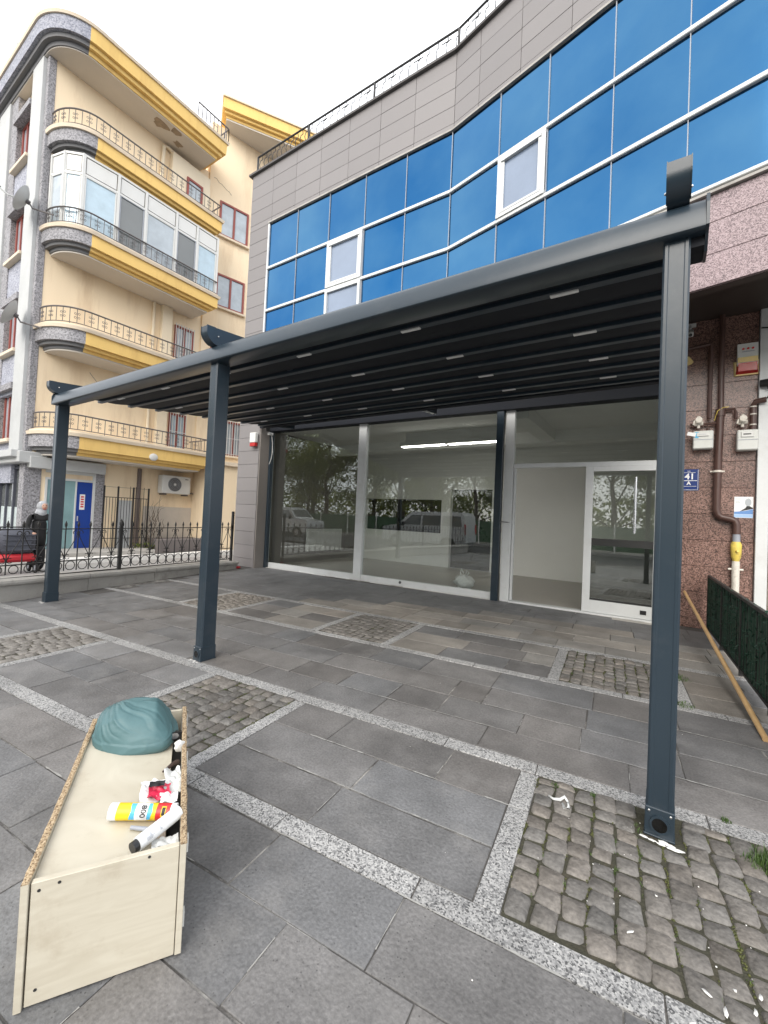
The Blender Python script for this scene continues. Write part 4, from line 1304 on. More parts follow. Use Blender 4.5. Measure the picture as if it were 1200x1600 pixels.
# plastic bag on the sill inside
def crumple(sd, amp):
    def fn(p):
        return p * (1 + amp * noise.noise(p * 2.3 + V(sd, 0, 0)) + amp * .6 * noise.noise(p * 5.1 + V(0, sd, 0)))
    return fn
t = MB(); t.ico((3.80, 5.25, .20), .17, 3, (1.1, .7, .75), fn=crumple(3, .35)); t.tube([(3.76, 5.25, .28), (3.73, 5.24, .36), (3.75, 5.24, .44), (3.80, 5.24, .36)], .014, 6); t.tube([(3.84, 5.25, .28), (3.90, 5.24, .38), (3.86, 5.24, .42), (3.83, 5.24, .33)], .012, 6)
tag(t.build('plastic_bag', MT['clear'], smooth='all'), 'white plastic carrier bag standing inside the shop window', 'bag')
# red scrap by the pier
t = MB(); t.ico((-1.42, 4.12, .02), .09, 2, (1.5, .8, .3), fn=crumple(9, .4))
tag(t.build('red_scrap', MT['red_cloth'], smooth='all'), 'crumpled red scrap lying at the foot of the grey pier', 'litter')

# ------------------------------------------------------------------ pergola
pg = thing('pergola', (3.5, 0, 0), 'dark grey aluminium pergola with black retractable fabric roof and three front posts', 'pergola')
AN = MT['anthracite']
PX = [(-.105, 0.0), (3.418, 3.523), (6.885, 6.99)]
for k, (x0, x1) in enumerate(PX):
    m = MB()
    pf_ = [(x0, .008), (x0 + .008, 0), (x0 + .02, 0), (x0 + .024, .0025), (x1 - .024, .0025), (x1 - .02, 0), (x1 - .008, 0), (x1, .008), (x1, .132), (x1 - .008, .14), (x0 + .008, .14), (x0, .132)]
    m.prism([(a_, c_, 0) for a_, c_ in pf_], (0, 0, 2.695))
    # front grooves: two shallow ribs
    post = m.build('post', AN, pg)
    m = MB(); m.box(x0 - .006, x1 + .006, -.0135, .148, 0, .008, .002); m.box(x0 - .003, x1 + .003, -.010, .143, .006, .125, .003)
    m.build('base_sleeve', AN, post)
    if k:
        xc = (x0 + x1) / 2
        m = MB(); m.tube([(xc, -.009, .06), (xc, -.018, .06)], .038, 20); dr = m.build('drain_outlet', AN, post, smooth=True)
        m = MB(); m.tube([(xc, -.0182, .06), (xc, -.0192, .06)], .029, 20); m.build('drain_hole', pm('drain_black', (.003, .003, .003), .25, bump=0), post)
        for sx in (x0 + .012, x1 - .012):
            m = MB(); m.ico((sx, -.0105, .108), .006, 1, (1, .4, 1)); m.build('screw', MT['screw'], post)
    m = MB()
    for _ in range(11):
        m.ico(((x0 + x1) / 2 + rnd.uniform(-.06, .08), -.035 + rnd.uniform(-.022, .012), .0005), rnd.uniform(.005, .013), 2, (1.7, .8, .1), fn=crumple(rnd.uniform(0, 50), .5))
    m.build('sealant_smear', MT['white_paint'], post)
# gutter beam with rounded front
prof = [(-.02, 2.688), (-.036, 2.690), (-.044, 2.698), (-.045, 2.71), (-.040, 2.745), (-.033, 2.78), (-.024, 2.81), (-.013, 2.83), (.004, 2.838), (.15, 2.838), (.15, 2.70), (.14, 2.692)]
m = MB(); m.prism([(-.10, y, z) for y, z in prof], (7.14, 0, 0)); bm_ = m.build('gutter_beam', AN, pg, smooth=True)
prof2 = [(-.045, 2.70), (-.045, 2.80), (-.03, 2.846), (.0, 2.85), (.19, 2.85), (.19, 2.68), (.17, 2.64), (.06, 2.635), (.03, 2.66), (.0, 2.685)]
m = MB(); m.prism([(7.041, y, z) for y, z in prof2], (.012, 0, 0)); m.build('end_cap', AN, pg)
m = MB(); m.prism([(-.112, y, z) for y, z in [(-.045, 2.688), (-.045, 2.80), (-.03, 2.842), (.16, 2.842), (.16, 2.688)]], (.011, 0, 0)); m.build('end_cap', AN, pg)
m = MB(); m.box(6.99, 7.04, .02, .17, 2.645, 2.691); m.build('gutter_end', MT['fabric'], pg)
KS = .088
# rafters with rounded noses
for k, (x0, x1) in enumerate(PX):
    xa, xb = (x0 + x1) / 2 - .043, (x0 + x1) / 2 + .043
    rp_ = [(-.112, 2.985), (4.4, 2.985 + KS * 4.51), (4.4, 2.84 + KS * 4.4), (.10, 2.842), (.02, 2.836)] + [(.02 - .132 * math.sin(R(a_)), 2.836 + .105 * (1 - math.cos(R(a_)))) for a_ in range(9, 91, 9)]
    m = MB(); m.prism([(xa, y, z) for y, z in rp_], (xb - xa, 0, 0)); rf = m.build('rafter', AN, pg, smooth=True)
    cp = [(-.115, 2.988), (-.03, 2.994)] + [(.02 - .135 * math.sin(R(a_)), 2.834 + .105 * (1 - math.cos(R(a_)))) for a_ in range(22, 91, 8)]
    for xx in (xa - .004, xb):
        m = MB(); m.prism([(xx, y, z) for y, z in cp], (.004, 0, 0)); m.build('nose_plate', AN, rf)
    for xx in (xa - .006, xb + .006):
        m = MB(); m.ico((xx, .0, 2.92), .008, 1); m.build('bolt', MT['screw'], rf)
# purlins with fabric and light strips
LX = [6.35, 5.215, 4.06, 2.87, 1.68, .55]
ys = [.12 + .42 * i for i in range(9)]
for i, y in enumerate(ys):
    zb = 2.848 + KS * (y - .54)
    m = MB(); m.box(-.10, 6.985, y - .03, y + .03, zb, zb + .04, .004)
    pl = m.build('purlin', AN, pg)
    if i % 2 == 1:
        for x in LX:
            m = MB(); m.box(x - .085, x + .085, y - .016, y + .016, zb - .011, zb + .002, .003)
            m.build('light_strip', MT['led'], pl)
fb = MB()
NX = 30
yy = []
for i in range(len(ys) - 1):
    for t_ in range(6): yy.append((ys[i] + (ys[i + 1] - ys[i]) * t_ / 6, -math.sin(math.pi * t_ / 6) * .018))
yy.append((ys[-1], 0)); yy.append((3.66, 0))
vs = []
for (y, sg_) in yy:
    for j in range(NX + 1):
        x = -.085 + 7.055 * j / NX
        vs.append(V(x, y, 2.848 + KS * (y - .54) + .038 + sg_ + .004 * noise.noise(V(x * 1.3, y * 3, 0))))
fs = [(i * (NX + 1) + j, i * (NX + 1) + j + 1, (i + 1) * (NX + 1) + j + 1, (i + 1) * (NX + 1) + j) for i in range(len(yy) - 1) for j in range(NX)]
fb.add(vs, fs)
fb.build('fabric_roof', MT['fabric'], pg, smooth='all', solid_normals=False)
m = MB(); m.box(-.11, 7.0, 3.585, 3.70, 3.105, 3.27, .006); m.build('rear_beam', MT['fabric'], pg)
m = MB(); m.prism([(-.1, 3.70, 3.262), (-.1, 4.42, 3.33), (-.1, 4.42, 3.36), (-.1, 3.70, 3.29)], (7.1, 0, 0)); m.build('rear_light_block', MT['fabric'], pg)  # unseen cover, added to keep light off the top of the shopfront
m = MB(); m.bar((-.02, 3.64, 3.2), (-1.0, 4.5, 3.3), .08); m.bar((-1.1, 4.36, 3.38), (7.0, 4.36, 3.38), .06, .12); m.build('wall_bracket', MT['fabric'], pg)

# ------------------------------------------------------------------ green screened railing and pole (right)
gf = thing('screened_railing', (7.55, 3.5, 0), 'low dark green mesh-covered railing in front of the brown granite wall', 'railing')
GA, GB = V(7.455, 4.98, 0), V(7.70, .7, 0)
gd = (GB - GA).normalized(); gn = V(gd.y, -gd.x, 0)
m = MB(); m.bar(GA + V(0, 0, .755), GB + V(0, 0, .72), .03, .03); m.bar(GA + V(0, 0, .06), GB + V(0, 0, .06), .025, .025); m.build('rail', MT['iron'], gf)
L_ = (GB - GA).length
k = 0; t_ = 0.0
while t_ < L_:
    m = MB(); m.bar(GA + gd * t_ + V(0, 0, .0 if k % 9 == 0 else .06), GA + gd * t_ + V(0, 0, .75), .03 if k % 9 == 0 else .008); m.build('baluster', MT['iron'], gf)
    t_ += .11; k += 1
sh = MB()
n = 150
vs = []; 
for i in range(n + 1):
    for z_ in (.07, .25, .45, .6, .74):
        p = GA + gd * (L_ * i / n) + gn * (-.002 + .012 * math.sin(i * 2.1) + .006 * noise.noise(V(i * .7, z_ * 5, 0)))
        vs.append(p + V(0, 0, z_))
sh.add(vs, [(i * 5 + j, (i + 1) * 5 + j, (i + 1) * 5 + j + 1, i * 5 + j + 1) for i in range(n) for j in range(4)])
sh.build('screen_mesh', MT['green_mesh'], gf, smooth='all', solid_normals=False)
lf = MB()
for _ in range(1100):
    t_ = rnd.uniform(0, L_); z_ = rnd.uniform(.08, .76)
    p = GA + gd * t_ + V(0, 0, z_) + gn * rnd.uniform(-.01, .014)
    a = V(rnd.uniform(-1, 1), rnd.uniform(-1, 1), rnd.uniform(-1, 1)).normalized() * .022; c_ = a.orthogonal().normalized() * .007
    lf.add([p - a, p + c_, p + a, p - c_], [(0, 1, 2, 3)])
lf.build('screen_leaves', MT['green_mesh'], gf, kind='stuff', solid_normals=False)
m = MB(); m.tube([(7.515, 1.46, .016), (7.19, 5.02, .50)], .019, 12)
tag(m.build('wooden_pole', MT['wood'], smooth=True), 'long pale wooden pole leaning from the paving against the brown granite wall', 'pole')

# ------------------------------------------------------------------ wooden box with its contents
NR = V(5.722, -1.50, 0); BF = V(-.854, .521, 0).normalized(); BL = V(BF.y * -1, BF.x, 0)
BLEN, BW, BH, BT = .975, .402, .337, .018


def bp(u, v, z):
    return NR + BF * u + BL * v + V(0, 0, z)


bx = thing('wooden_box', NR, 'open chipboard drawer box with pale veneer standing on the slabs in the foreground', 'box')


def board(u0, u1, v0, v1, z0, z1, name, mat, ch=.0015):
    m = MB(); m.obox(bp((u0 + u1) / 2, (v0 + v1) / 2, (z0 + z1) / 2), BF, BL, V(0, 0, 1), (u1 - u0) / 2, (v1 - v0) / 2, (z1 - z0) / 2, ch)
    return m.build(name, mat, bx)


zt = .006
board(0, BT, BT + .002, BW - BT - .004, zt, BH - .004, 'end_panel', MT['plywood'])
e1 = board(-.004, BLEN, 0, BT, zt, BH, 'side_panel', MT['plywood'])
e2 = board(-.004, BLEN, BW - BT, BW, 0, BH, 'side_panel', MT['plywood'])
board(BLEN - BT, BLEN - .001, BT + .002, BW - BT - .002, zt, BH - .006, 'end_panel', MT['plywood'])
for v0 in (0, BW - BT):               # raw chipboard edges on top of the long sides
    m = MB()
    nseg = 40
    vs = []
    for i in range(nseg + 1):
        u = -.0045 + (BLEN + .005) * i / nseg
        j1, j2, jz = [rnd.uniform(-.0012, .0012) for _ in range(3)]
        vs += [bp(u, v0 - .0006 + j1, BH - .0005), bp(u, v0 + BT + .0006 + j2, BH - .0005), bp(u, v0 + BT * .8 + j2, BH + .0022 + jz), bp(u, v0 + BT * .2 + j1, BH + .0022 + jz)]
    fs = [(i * 4 + j, i * 4 + (j + 1) % 4, i * 4 + 4 + (j + 1) % 4, i * 4 + 4 + j) for i in range(nseg) for j in range(4)] + [(0, 1, 2, 3), (nseg * 4, nseg * 4 + 1, nseg * 4 + 2, nseg * 4 + 3)]
    m.add(vs, fs)
    m.build('raw_edge', MT['chipboard'], bx)
# inner shelf panel, lower on the right
m = MB()
q = [bp(BT + .001, .062, .292), bp(BLEN - BT - .001, .052, .288), bp(BLEN - BT - .001, BW - BT - .001, .325), bp(BT + .001, BW - BT - .001, .318)]
m.prism([p - V(0, 0, .016) for p in q], (0, 0, .016))
m.build('inner_panel', MT['plywood'], bx)
m = MB()
for (u, v, z_, nrm) in ((-.0006, BW - .04, .31, 0), (-.0006, BW - .085, .318, 0), (-.0006, .10, .322, 0), (-.0006, BW - .045, .045, 0)):
    m.tube([bp(u + .001, v, z_), bp(u - .0006, v, z_)], .0042, 10)
m.build('screw_hole', MT['int_dark'], bx)
m = MB(); m.obox(bp(.47, .035, .22), BF, BL, V(0, 0, 1), .44, .016, .004); m.build('gap_shade_strip', MT['int_dark'], bx)  # dark strip below the gap, painted in for the shade inside the box
for u, z_ in ((.05, .30), (.05, .07), (.55, .30), (.9, .3)):
    m = MB(); m.obox(bp(u, -.003, z_), BF, BL, V(0, 0, 1), .012, .003, .022); m.build('edge_clip', MT['white_pvc'], bx)


def zpan(v):
    return .292 + (v - .06) * .10


# teal drawstring bag
def ridge(x, pw):
    return (1 - abs(math.sin(x))) ** pw


def bagfn(p):
    q = p.copy()
    k = 1 + .13 * noise.noise(p * 1.1 + V(4, 1, 0))
    g_ = V(.5, .5, .72).normalized()              # gathered mouth
    d = 1 - p.dot(g_)
    t1 = g_.orthogonal().normalized(); t2 = g_.cross(t1)
    ang = math.atan2(p.dot(t2), p.dot(t1))
    fade = max(0, 1 - d / 1.25)
    wob = 1.1 * noise.noise(p * 1.7 + V(0, 7, 2)) + .9 * d
    k += fade * (.10 * ridge(ang * 5.5 + wob, 4) - .075 * ridge(ang * 8.5 + wob * 1.7 + 1, 4))
    k -= .09 * math.exp(-(d / .05)) 
    # long soft folds across the body
    k += .030 * ridge(p.x * 2.6 + p.z * 3.1 + 1.3 * noise.noise(p * 1.3), 4) + .022 * ridge(p.y * 3.3 - p.z * 2.2 + 2 * noise.noise(p * 1.6 + V(9, 0, 0)), 5)
    k += .006 * noise.noise(p * 9)
    q *= k
    q.z = max(q.z, -.60 + .02 * noise.noise(p * 3))
    # boxy body that tapers to a corner over the gap on the right
    q.x = math.copysign(abs(q.x) ** .72, q.x); q.y = math.copysign(abs(q.y) ** .8, q.y)
    if q.x < -.45: q.z = -.6 + (q.z + .6) * (1 - .75 * (-q.x - .45)); q.x *= 1.06
    # squarish lower seam corner towards the camera side
    if q.z < .1: q *= 1 + .07 * min(1, .6 - q.z) * max(0, p.dot(V(.55, -.8, 0)))
    return q


m = MB()
bm = bmesh.new(); bmesh.ops.create_icosphere(bm, subdivisions=6, radius=1)
for v in bm.verts:
    q = bagfn(v.co.copy())
    q.z *= .84 + .2 * noise.noise(V(q.x * 1.1, q.y * 1.1, 5)) + .12 * q.x
    u, vv, z_ = q.y * .14, q.x * .158, q.z * .118
    z_ += .02 * (q.y)
    vv2 = .205 + vv
    v.co = bp(.785 + u + .03 * q.x, vv2, .352 + z_)
bm.verts.index_update()
m.add([v.co for v in bm.verts], [[v.index for v in f.verts] for f in bm.faces]); bm.free()
bg_ = m.build('tool_bag', MT['bag'], smooth='all')
tag(bg_, 'teal nylon drawstring bag lying at the far end of the wooden box', 'bag')


# cartridges
def cartridge(name, p, q, r, bands, label, tip=None, extra=None):
    t = thing(name, p, label, 'cartridge')
    d = (q - p); L = d.length; d.normalize()
    for (a, b_, mat, nm, dr) in bands:
        m = MB(); m.tube([p + d * (L * a), p + d * (L * b_)], r + dr, 24); m.build(nm, mat, t, smooth=True)
    return t, d


p0 = bp(.236, .232, zpan(.232) + .0275); p1 = bp(.178, .032, zpan(.03) + .034)
t, d = cartridge('sealant_cartridge', p0, p1, .025,
                 [(0, .12, MT['tube_white'], 'base_cap', .0005), (.12, .71, MT['tube_yellow'], 'yellow_label', 0), (.71, .92, MT['tube_red'], 'red_label', 0), (.92, 1, MT['tube_white'], 'end_cap', .0003)],
                 'yellow and red sealant cartridge marked 800 lying in the box')
# printed patches that wrap the cartridge, facing up and to the camera
L_ = (p1 - p0).length
side = d.cross(V(0, 0, 1)).normalized()
upd = side.cross(d).normalized()
tocam = (Vector((6.918, -2.294, 1.364)) - (p0 + p1) / 2); tocam = (tocam - d * tocam.dot(d)).normalized()
tside = d.cross(tocam).normalized()


def wrap(a0, a1, ang0, ang1, mat, nm, lift=.0006, skew=0.0, n=10):
    m = MB(); vs = []
    for i in range(n + 1):
        an = R(ang0 + (ang1 - ang0) * i / n)
        o = (tocam * math.cos(an) + tside * math.sin(an)) * (.025 + lift)
        sk = skew * abs(math.sin(an))
        vs += [p0 + d * (L_ * (a0 + sk)) + o, p0 + d * (L_ * (a1 + sk)) + o]
    m.add(vs, [(2 * i, 2 * i + 1, 2 * i + 3, 2 * i + 2) for i in range(n)])
    return m.build(nm, mat, t, smooth='all')


wrap(.34, .66, -62, 62, MT['tube_blue'], 'blue_print', .0005, -.03)
wrap(.40, .585, -66, 66, MT['white_ink'], 'white_print', .0009)
wrap(.79, .86, -34, 34, MT['tube_yellow'], 'logo_print', .0007)
wrap(.80, .85, -26, 26, MT['ink'], 'logo_mark', .0010)
tx = text_obj('print_800', '800', .024, p0 + d * (L_ * .52) + tocam * .0262, -tside if (-tside).dot(V(0, 0, 1)) < 0 else tside, d, MT['ink'], t, depth=.0002, bold=.0006)
wrap(.43, .438, -40, 40, MT['grey_plastic'], 'print_line', .0011); wrap(.45, .456, -30, 44, MT['grey_plastic'], 'print_line', .0011)

p2 = bp(.052, .15, zpan(.15) + .022); p3 = bp(.15, .025, zpan(.03) + .05)
t2, d2 = cartridge('white_cartridge', p2, p3, .021, [(0, .1, MT['black_plastic'], 'nozzle_end', -.004), (.1, 1, MT['tube_white'], 'tube', 0)],
                   'white sealant cartridge with black end lying by the near wall of the box')
L2 = (p3 - p2).length
tc2 = (Vector((6.918, -2.294, 1.364)) - p2); tc2 = (tc2 - d2 * tc2.dot(d2)).normalized()
ts2 = d2.cross(tc2).normalized()
for a0, a1, h in ((.22, .40, .35), (.30, .34, -.1), (.5, .55, .2)):
    m = MB()
    for k in range(4):
        o = tc2 * .0213 + ts2 * (h * .02 + (k - 1.5) * .003)
        m.bar(p2 + d2 * (L2 * a0) + o, p2 + d2 * (L2 * (a0 + (a1 - a0) * rnd.uniform(.5, 1))) + o, .0012, .0004, upv=tc2)
    m.build('small_print', MT['grey_plastic'], t2, kind='stuff')
m = MB(); m.tube([bp(.17, .165, zpan(.165) + .008), bp(.135, .09, zpan(.09) + .01)], [.006, .008], 10)
tag(m.build('nozzle', MT['grey_plastic'], smooth=True), 'grey plastic nozzle lying between the two cartridges in the box', 'nozzle')
# crumpled red and white packet
pk = thing('plastic_packet', bp(.36, .09, .3), 'crumpled red and white plastic packet lying behind the yellow cartridge', 'packet')
def sheet(u0, u1, v0, v1, amp, sd, z0, mat, name, par, n=16):
    m = MB(); vs = []
    for i in range(n + 1):
        for j in range(n + 1):
            u = u0 + (u1 - u0) * i / n; v = v0 + (v1 - v0) * j / n
            w_ = amp * (noise.noise(V(u * 22 + sd, v * 22, sd)) + .5 * noise.noise(V(u * 50, v * 50 + sd, 0)))
            vs.append(bp(u + w_ * .5, v + .3 * w_, zpan(max(v, .05)) + z0 + abs(w_) + .003))
    m.add(vs, [(i * (n + 1) + j, (i + 1) * (n + 1) + j, (i + 1) * (n + 1) + j + 1, i * (n + 1) + j + 1) for i in range(n) for j in range(n)])
    return m.build(name, mat, par, smooth='all', solid_normals=False)
sheet(.28, .42, .07, .155, .022, 2, .004, MT['white_ink'], 'wrapper', pk)
sheet(.27, .365, .055, .125, .026, 6, .016, MT['pink_print'], 'red_print', pk)
sheet(.325, .36, .075, .125, .016, 7, .036, MT['ink'], 'dark_print', pk, 8)
sheet(.24, .30, .03, .085, .024, 11, .022, MT['white_ink'], 'fold', pk)
sheet(.30, .46, .02, .075, .03, 14, .012, MT['clear'], 'clear_film', pk)
sheet(.05, .10, .022, .10, .02, 21, .002, MT['clear'], 'clear_film', pk)
t = MB(); t.tube([bp(.47, .085, .305), bp(.50, .05, .312), bp(.53, .035, .30)], [.004, .009, .012], 8)
tag(t.build('tool_grip', pm('brown_grip', (.05, .03, .025), .5, bump=0), smooth=True), 'dark brown tool grip poking out of the gap along the box side', 'tool')
t = MB(); t.ico(bp(.70, .045, .33), .028, 2, (1, 1, .7), fn=crumple(31, .4))
tag(t.build('black_fitting', MT['black_plastic'], smooth=True), 'small black fitting lodged beside the teal bag in the box', 'fitting')
t = MB(); t.ico(bp(.60, .03, .33), .02, 2, (1, 1, 1.2), fn=crumple(35, .5))
tag(t.build('white_clip', MT['white_pvc'], smooth=True), 'small white plastic clip in the gap near the teal bag', 'clip')

# ------------------------------------------------------------------ litter on the paving
def litter(name, a, mat, label, cat, group=None):
    o = a.build(name, mat, smooth='all')
    return tag(o, label, cat, group)


m = MB(); m.tube([V(6.565, -.02, .012), V(6.545, .0, .02), V(6.53, -.03, .016), V(6.50, -.03, .008), V(6.475, -.015, .006)], [.006, .009, .008, .006, .005], 6); m.tube([V(6.565, -.02, .012), V(6.575, -.06, .012), V(6.555, -.07, .01), V(6.545, -.04, .008)], .006, 6)
litter('plastic_strap', m, MT['clear'], 'looped strip of clear plastic lying on the cobbles', 'litter')
chips = [(7.13, -.62), (7.17, -.66), (7.10, -.71), (7.06, -.68), (7.15, -.74), (7.20, -.70), (6.86, -.60), (7.19, -.60), (6.93, -.38), (7.02, -.8)]
for i, (x, y) in enumerate(chips):
    m = MB(); a = rnd.uniform(0, 3.14); ln = rnd.uniform(.004, .016)
    dv = V(math.cos(a), math.sin(a), rnd.uniform(-.1, .3)).normalized()
    pv = V(-dv.y, dv.x, 0).normalized()
    m.prism([V(x, y, .012) + dv * (ln * c_) + pv * (.0045 * s_ * rnd.uniform(.5, 1.5)) for c_, s_ in ((-1, -.6), (-.2, -1), (.7, -.7), (1.1, .3), (.3, 1), (-.7, .8))], (0, 0, .002))
    litter('white_chip', m, MT['white_paint'], 'small white plastic chip lying among the cobbles', 'chip', 'white chips scattered on the cobbles')
m = MB()
for _ in range(110):
    x, y = rnd.uniform(4.2, 7.4), rnd.uniform(-1.7, 4.4)
    if rnd.random() < .5: x, y = rnd.gauss(6.9, .25), rnd.gauss(-.35, .3)
    m.ico((x, y, .003), rnd.uniform(.001, .0034), 1, (1, 1, .5))
litter('debris_specks', m, MT['white_paint'], 'tiny white specks of debris scattered over the paving', 'debris')['kind'] = 'stuff'

# ------------------------------------------------------------------ yellow apartment building
ap = thing('apartment_building', (-8, 2.1, -.3), 'yellow apartment building with curved balconies and a blue grey stone corner', 'building')
XW = -8.0
ZL = [3.25, 6.22, 9.02, 11.83]
EAZ = 14.1
b = MB(); b.prism([(XW, 2.1, -.3), (XW, 7.2, -.3), (-20, 7.2, -.3), (-20, 2.1, -.3)], (0, 0, EAZ + .5))
b.build('wall', MT['yellow'], ap)
WG = V(-7.95, 7.0, 0); WGD = V(.26, .966, 0).normalized(); WGN = V(WGD.y, -WGD.x, 0)
b = MB(); b.prism([WG + V(0, 0, -.3), WG + WGD * 9 + V(0, 0, -.3), WG + WGD * 9 - WGN * 8 + V(0, 0, -.3), WG - WGN * 8 + V(0, 0, -.3)], (0, 0, 16.6))
b.build('side_wing', MT['yellow'], ap)
# low ground-floor extension under the right end of the first balcony
b = MB(); b.prism([(-8.2, 7.0, -.3), (-6.95, 7.0, -.3), (-6.5, 9.6, -.3), (-8.2, 9.6, -.3)], (0, 0, 3.3)); b.build('annex', MT['yellow'], ap)
b = MB(); b.prism([(-8.2, 6.86, 3.0), (-6.85, 6.86, 3.0), (-6.4, 9.7, 3.0), (-8.2, 9.7, 3.0)], (0, 0, .14)); b.build('annex_ledge', MT['ledge'], ap)


def bal_path(y0=2.0, y1=6.85, xf=-6.8, rx=1.1, ry=.9, n=14):
    pts = []
    for i in range(n + 1):
        a = math.pi / 2 * i / n
        pts.append(V(xf - rx + rx * math.sin(a), y0 + ry - ry * math.cos(a), 0))
    pts.append(V(xf, 3.6, 0)); pts.append(V(xf, y1, 0))
    return pts


def offs(pts, o, close_end=True):
    """offset an open plan path to its right-hand outside"""
    res = []
    for i, p in enumerate(pts):
        t = (pts[min(i + 1, len(pts) - 1)] - pts[max(i - 1, 0)]).normalized()
        nrm = V(t.y, -t.x, 0)
        q = p + nrm * o
        if i == len(pts) - 1: q = q + V(0, o, 0)
        res.append(q)
    return res


def band(pts, wallx, o0, z0, o1, z1):
    """solid band between two offset outlines, closed on the wall side"""
    lo = offs(pts, o0); hi = offs(pts, o1)
    lo = [V(wallx, lo[0].y, 0)] + lo + [V(wallx, lo[-1].y, 0)]
    hi = [V(wallx, hi[0].y, 0)] + hi + [V(wallx, hi[-1].y, 0)]
    return ringband(lo, hi, z0, z1, 14)


def ringband(lo, hi, z0, z1, nst):
    """walls, top and underside of a band; the first nst segments carry the second material"""
    n = len(lo); m = MB()
    cx_ = sum((p for p in lo), V(0, 0, 0)) / n
    inn = []
    for i, p in enumerate(lo):
        t = (lo[min(i + 1, n - 1)] - lo[max(i - 1, 0)]).normalized(); q = p - V(t.y, -t.x, 0) * .3
        inn.append(V(max(q.x, -40), q.y, 0) if 0 < i < n - 1 else p)
    vs = [p + V(0, 0, z0) for p in lo] + [p + V(0, 0, z1) for p in hi] + [p + V(0, 0, z0) for p in inn]
    m.add(vs, [])
    for i in range(n):
        m.mi = 1 if i < nst else 0
        m.add([], []); j = (i + 1) % n
        m.f.append([i, j, n + j, n + i]); m.m.append(m.mi)
        m.f.append([i, 2 * n + i, 2 * n + j, j]); m.m.append(m.mi)
    m.mi = 0
    m.f.append(list(range(n, 2 * n))); m.m.append(0)
    return m


def skin(pts, o, z0, z1, i0, i1, th=.012):
    """thin stone facing along part of the path"""
    a = offs(pts, o)[i0:i1 + 1]; c = offs(pts, o + th)[i0:i1 + 1]
    n = len(a); m = MB()
    vs = [p + V(0, 0, z0) for p in c] + [p + V(0, 0, z1) for p in c] + [p + V(0, 0, z0) for p in a] + [p + V(0, 0, z1) for p in a]
    fs = [(i, i + 1, n + i + 1, n + i) for i in range(n - 1)] + [(2 * n + i, 3 * n + i, 3 * n + i + 1, 2 * n + i + 1) for i in range(n - 1)]
    fs += [(n + i, n + i + 1, 3 * n + i + 1, 3 * n + i) for i in range(n - 1)] + [(i, 2 * n + i, 2 * n + i + 1, i + 1) for i in range(n - 1)]
    fs += [(0, n, 3 * n, 2 * n), (n - 1, 3 * n - 1, 4 * n - 1, 2 * n - 1)]
    m.add(vs, fs)
    return m


def resample(pts, step):
    out = [pts[0].copy()]; acc = 0
    for a, b_ in zip(pts, pts[1:]):
        L = (b_ - a).length; pos = step - acc
        while pos <= L:
            out.append(a.lerp(b_, pos / L)); pos += step
        acc = (acc + L) % step
    return out


def railing(pts, z0, h, parent, step=.17):
    m = MB()
    pp = offs(pts, -.05)
    m.tube([p + V(0, 0, z0 + h) for p in pp], .022, 6); m.tube([p + V(0, 0, z0 + .05) for p in pp], .012, 5)
    rs = resample(pp, step)
    for i, p in enumerate(rs):
        m.bar(p + V(0, 0, z0 - .02 if i % 6 == 0 else z0 + .05), p + V(0, 0, z0 + h), .013)
        if i % 2 == 1 and 0 < i < len(rs) - 1:
            t = (rs[i + 1] - rs[i - 1]).normalized()
            zc = z0 + .05 + (h - .05) * .5
            for sx in (-1, 1):
                for sz in (-1, 1):
                    c = p + t * (sx * .042) + V(0, 0, zc + sz * .055)
                    m.tube([c + t * (.026 * math.cos(k * 1.2566)) + V(0, 0, .03 * math.sin(k * 1.2566)) for k in range(5)], .0065, 4, closed=True)
    q = pp[-1]
    m.bar(q + V(0, 0, z0 + h), V(XW, q.y, z0 + h), .03); m.bar(q + V(0, 0, z0 + .05), V(XW, q.y, z0 + .05), .018)
    for k in range(1, 6): m.bar(V(XW + (q.x - XW) * k / 6, q.y, z0 + .05), V(XW + (q.x - XW) * k / 6, q.y, z0 + h), .013)
    return m.build('railing', MT['grey_iron'], parent)


for fi, zl in enumerate(ZL):
    P = bal_path()
    mt = 'ochre'
    bal = band(P, XW, -.0, zl - .38, 0, zl - .04).build('balcony', [MT['ochre'], MT['peb']], ap, solid_normals=False)
    band(P, XW, -.10, zl - .47, -.09, zl - .385).build('step_moulding', [MT['ochre'], MT['dstep']], bal, solid_normals=False)
    band(P, XW, -.21, zl - .555, -.20, zl - .475).build('step_moulding', [MT['ochre'], MT['dstep']], bal, solid_normals=False)
    m = MB(); pq = offs(P, -.24); pq = [V(XW, pq[0].y, 0)] + pq + [V(XW, pq[-1].y, 0)]; m.prism([p + V(0, 0, zl - .60) for p in pq], (0, 0, .043)); m.build('soffit', MT['bsoffit'], bal)
    band(P, XW, .05, zl - .04, .07, zl + .05).build('ledge', [MT['ledge'], MT['ledge']], bal, solid_normals=False)
    band(P, XW, .0, zl + .05, .0, zl + .11).build('kerb', [MT['ledge'], MT['ledge']], bal, solid_normals=False)
    if fi != 9: railing(P, zl + .11, .46, bal)

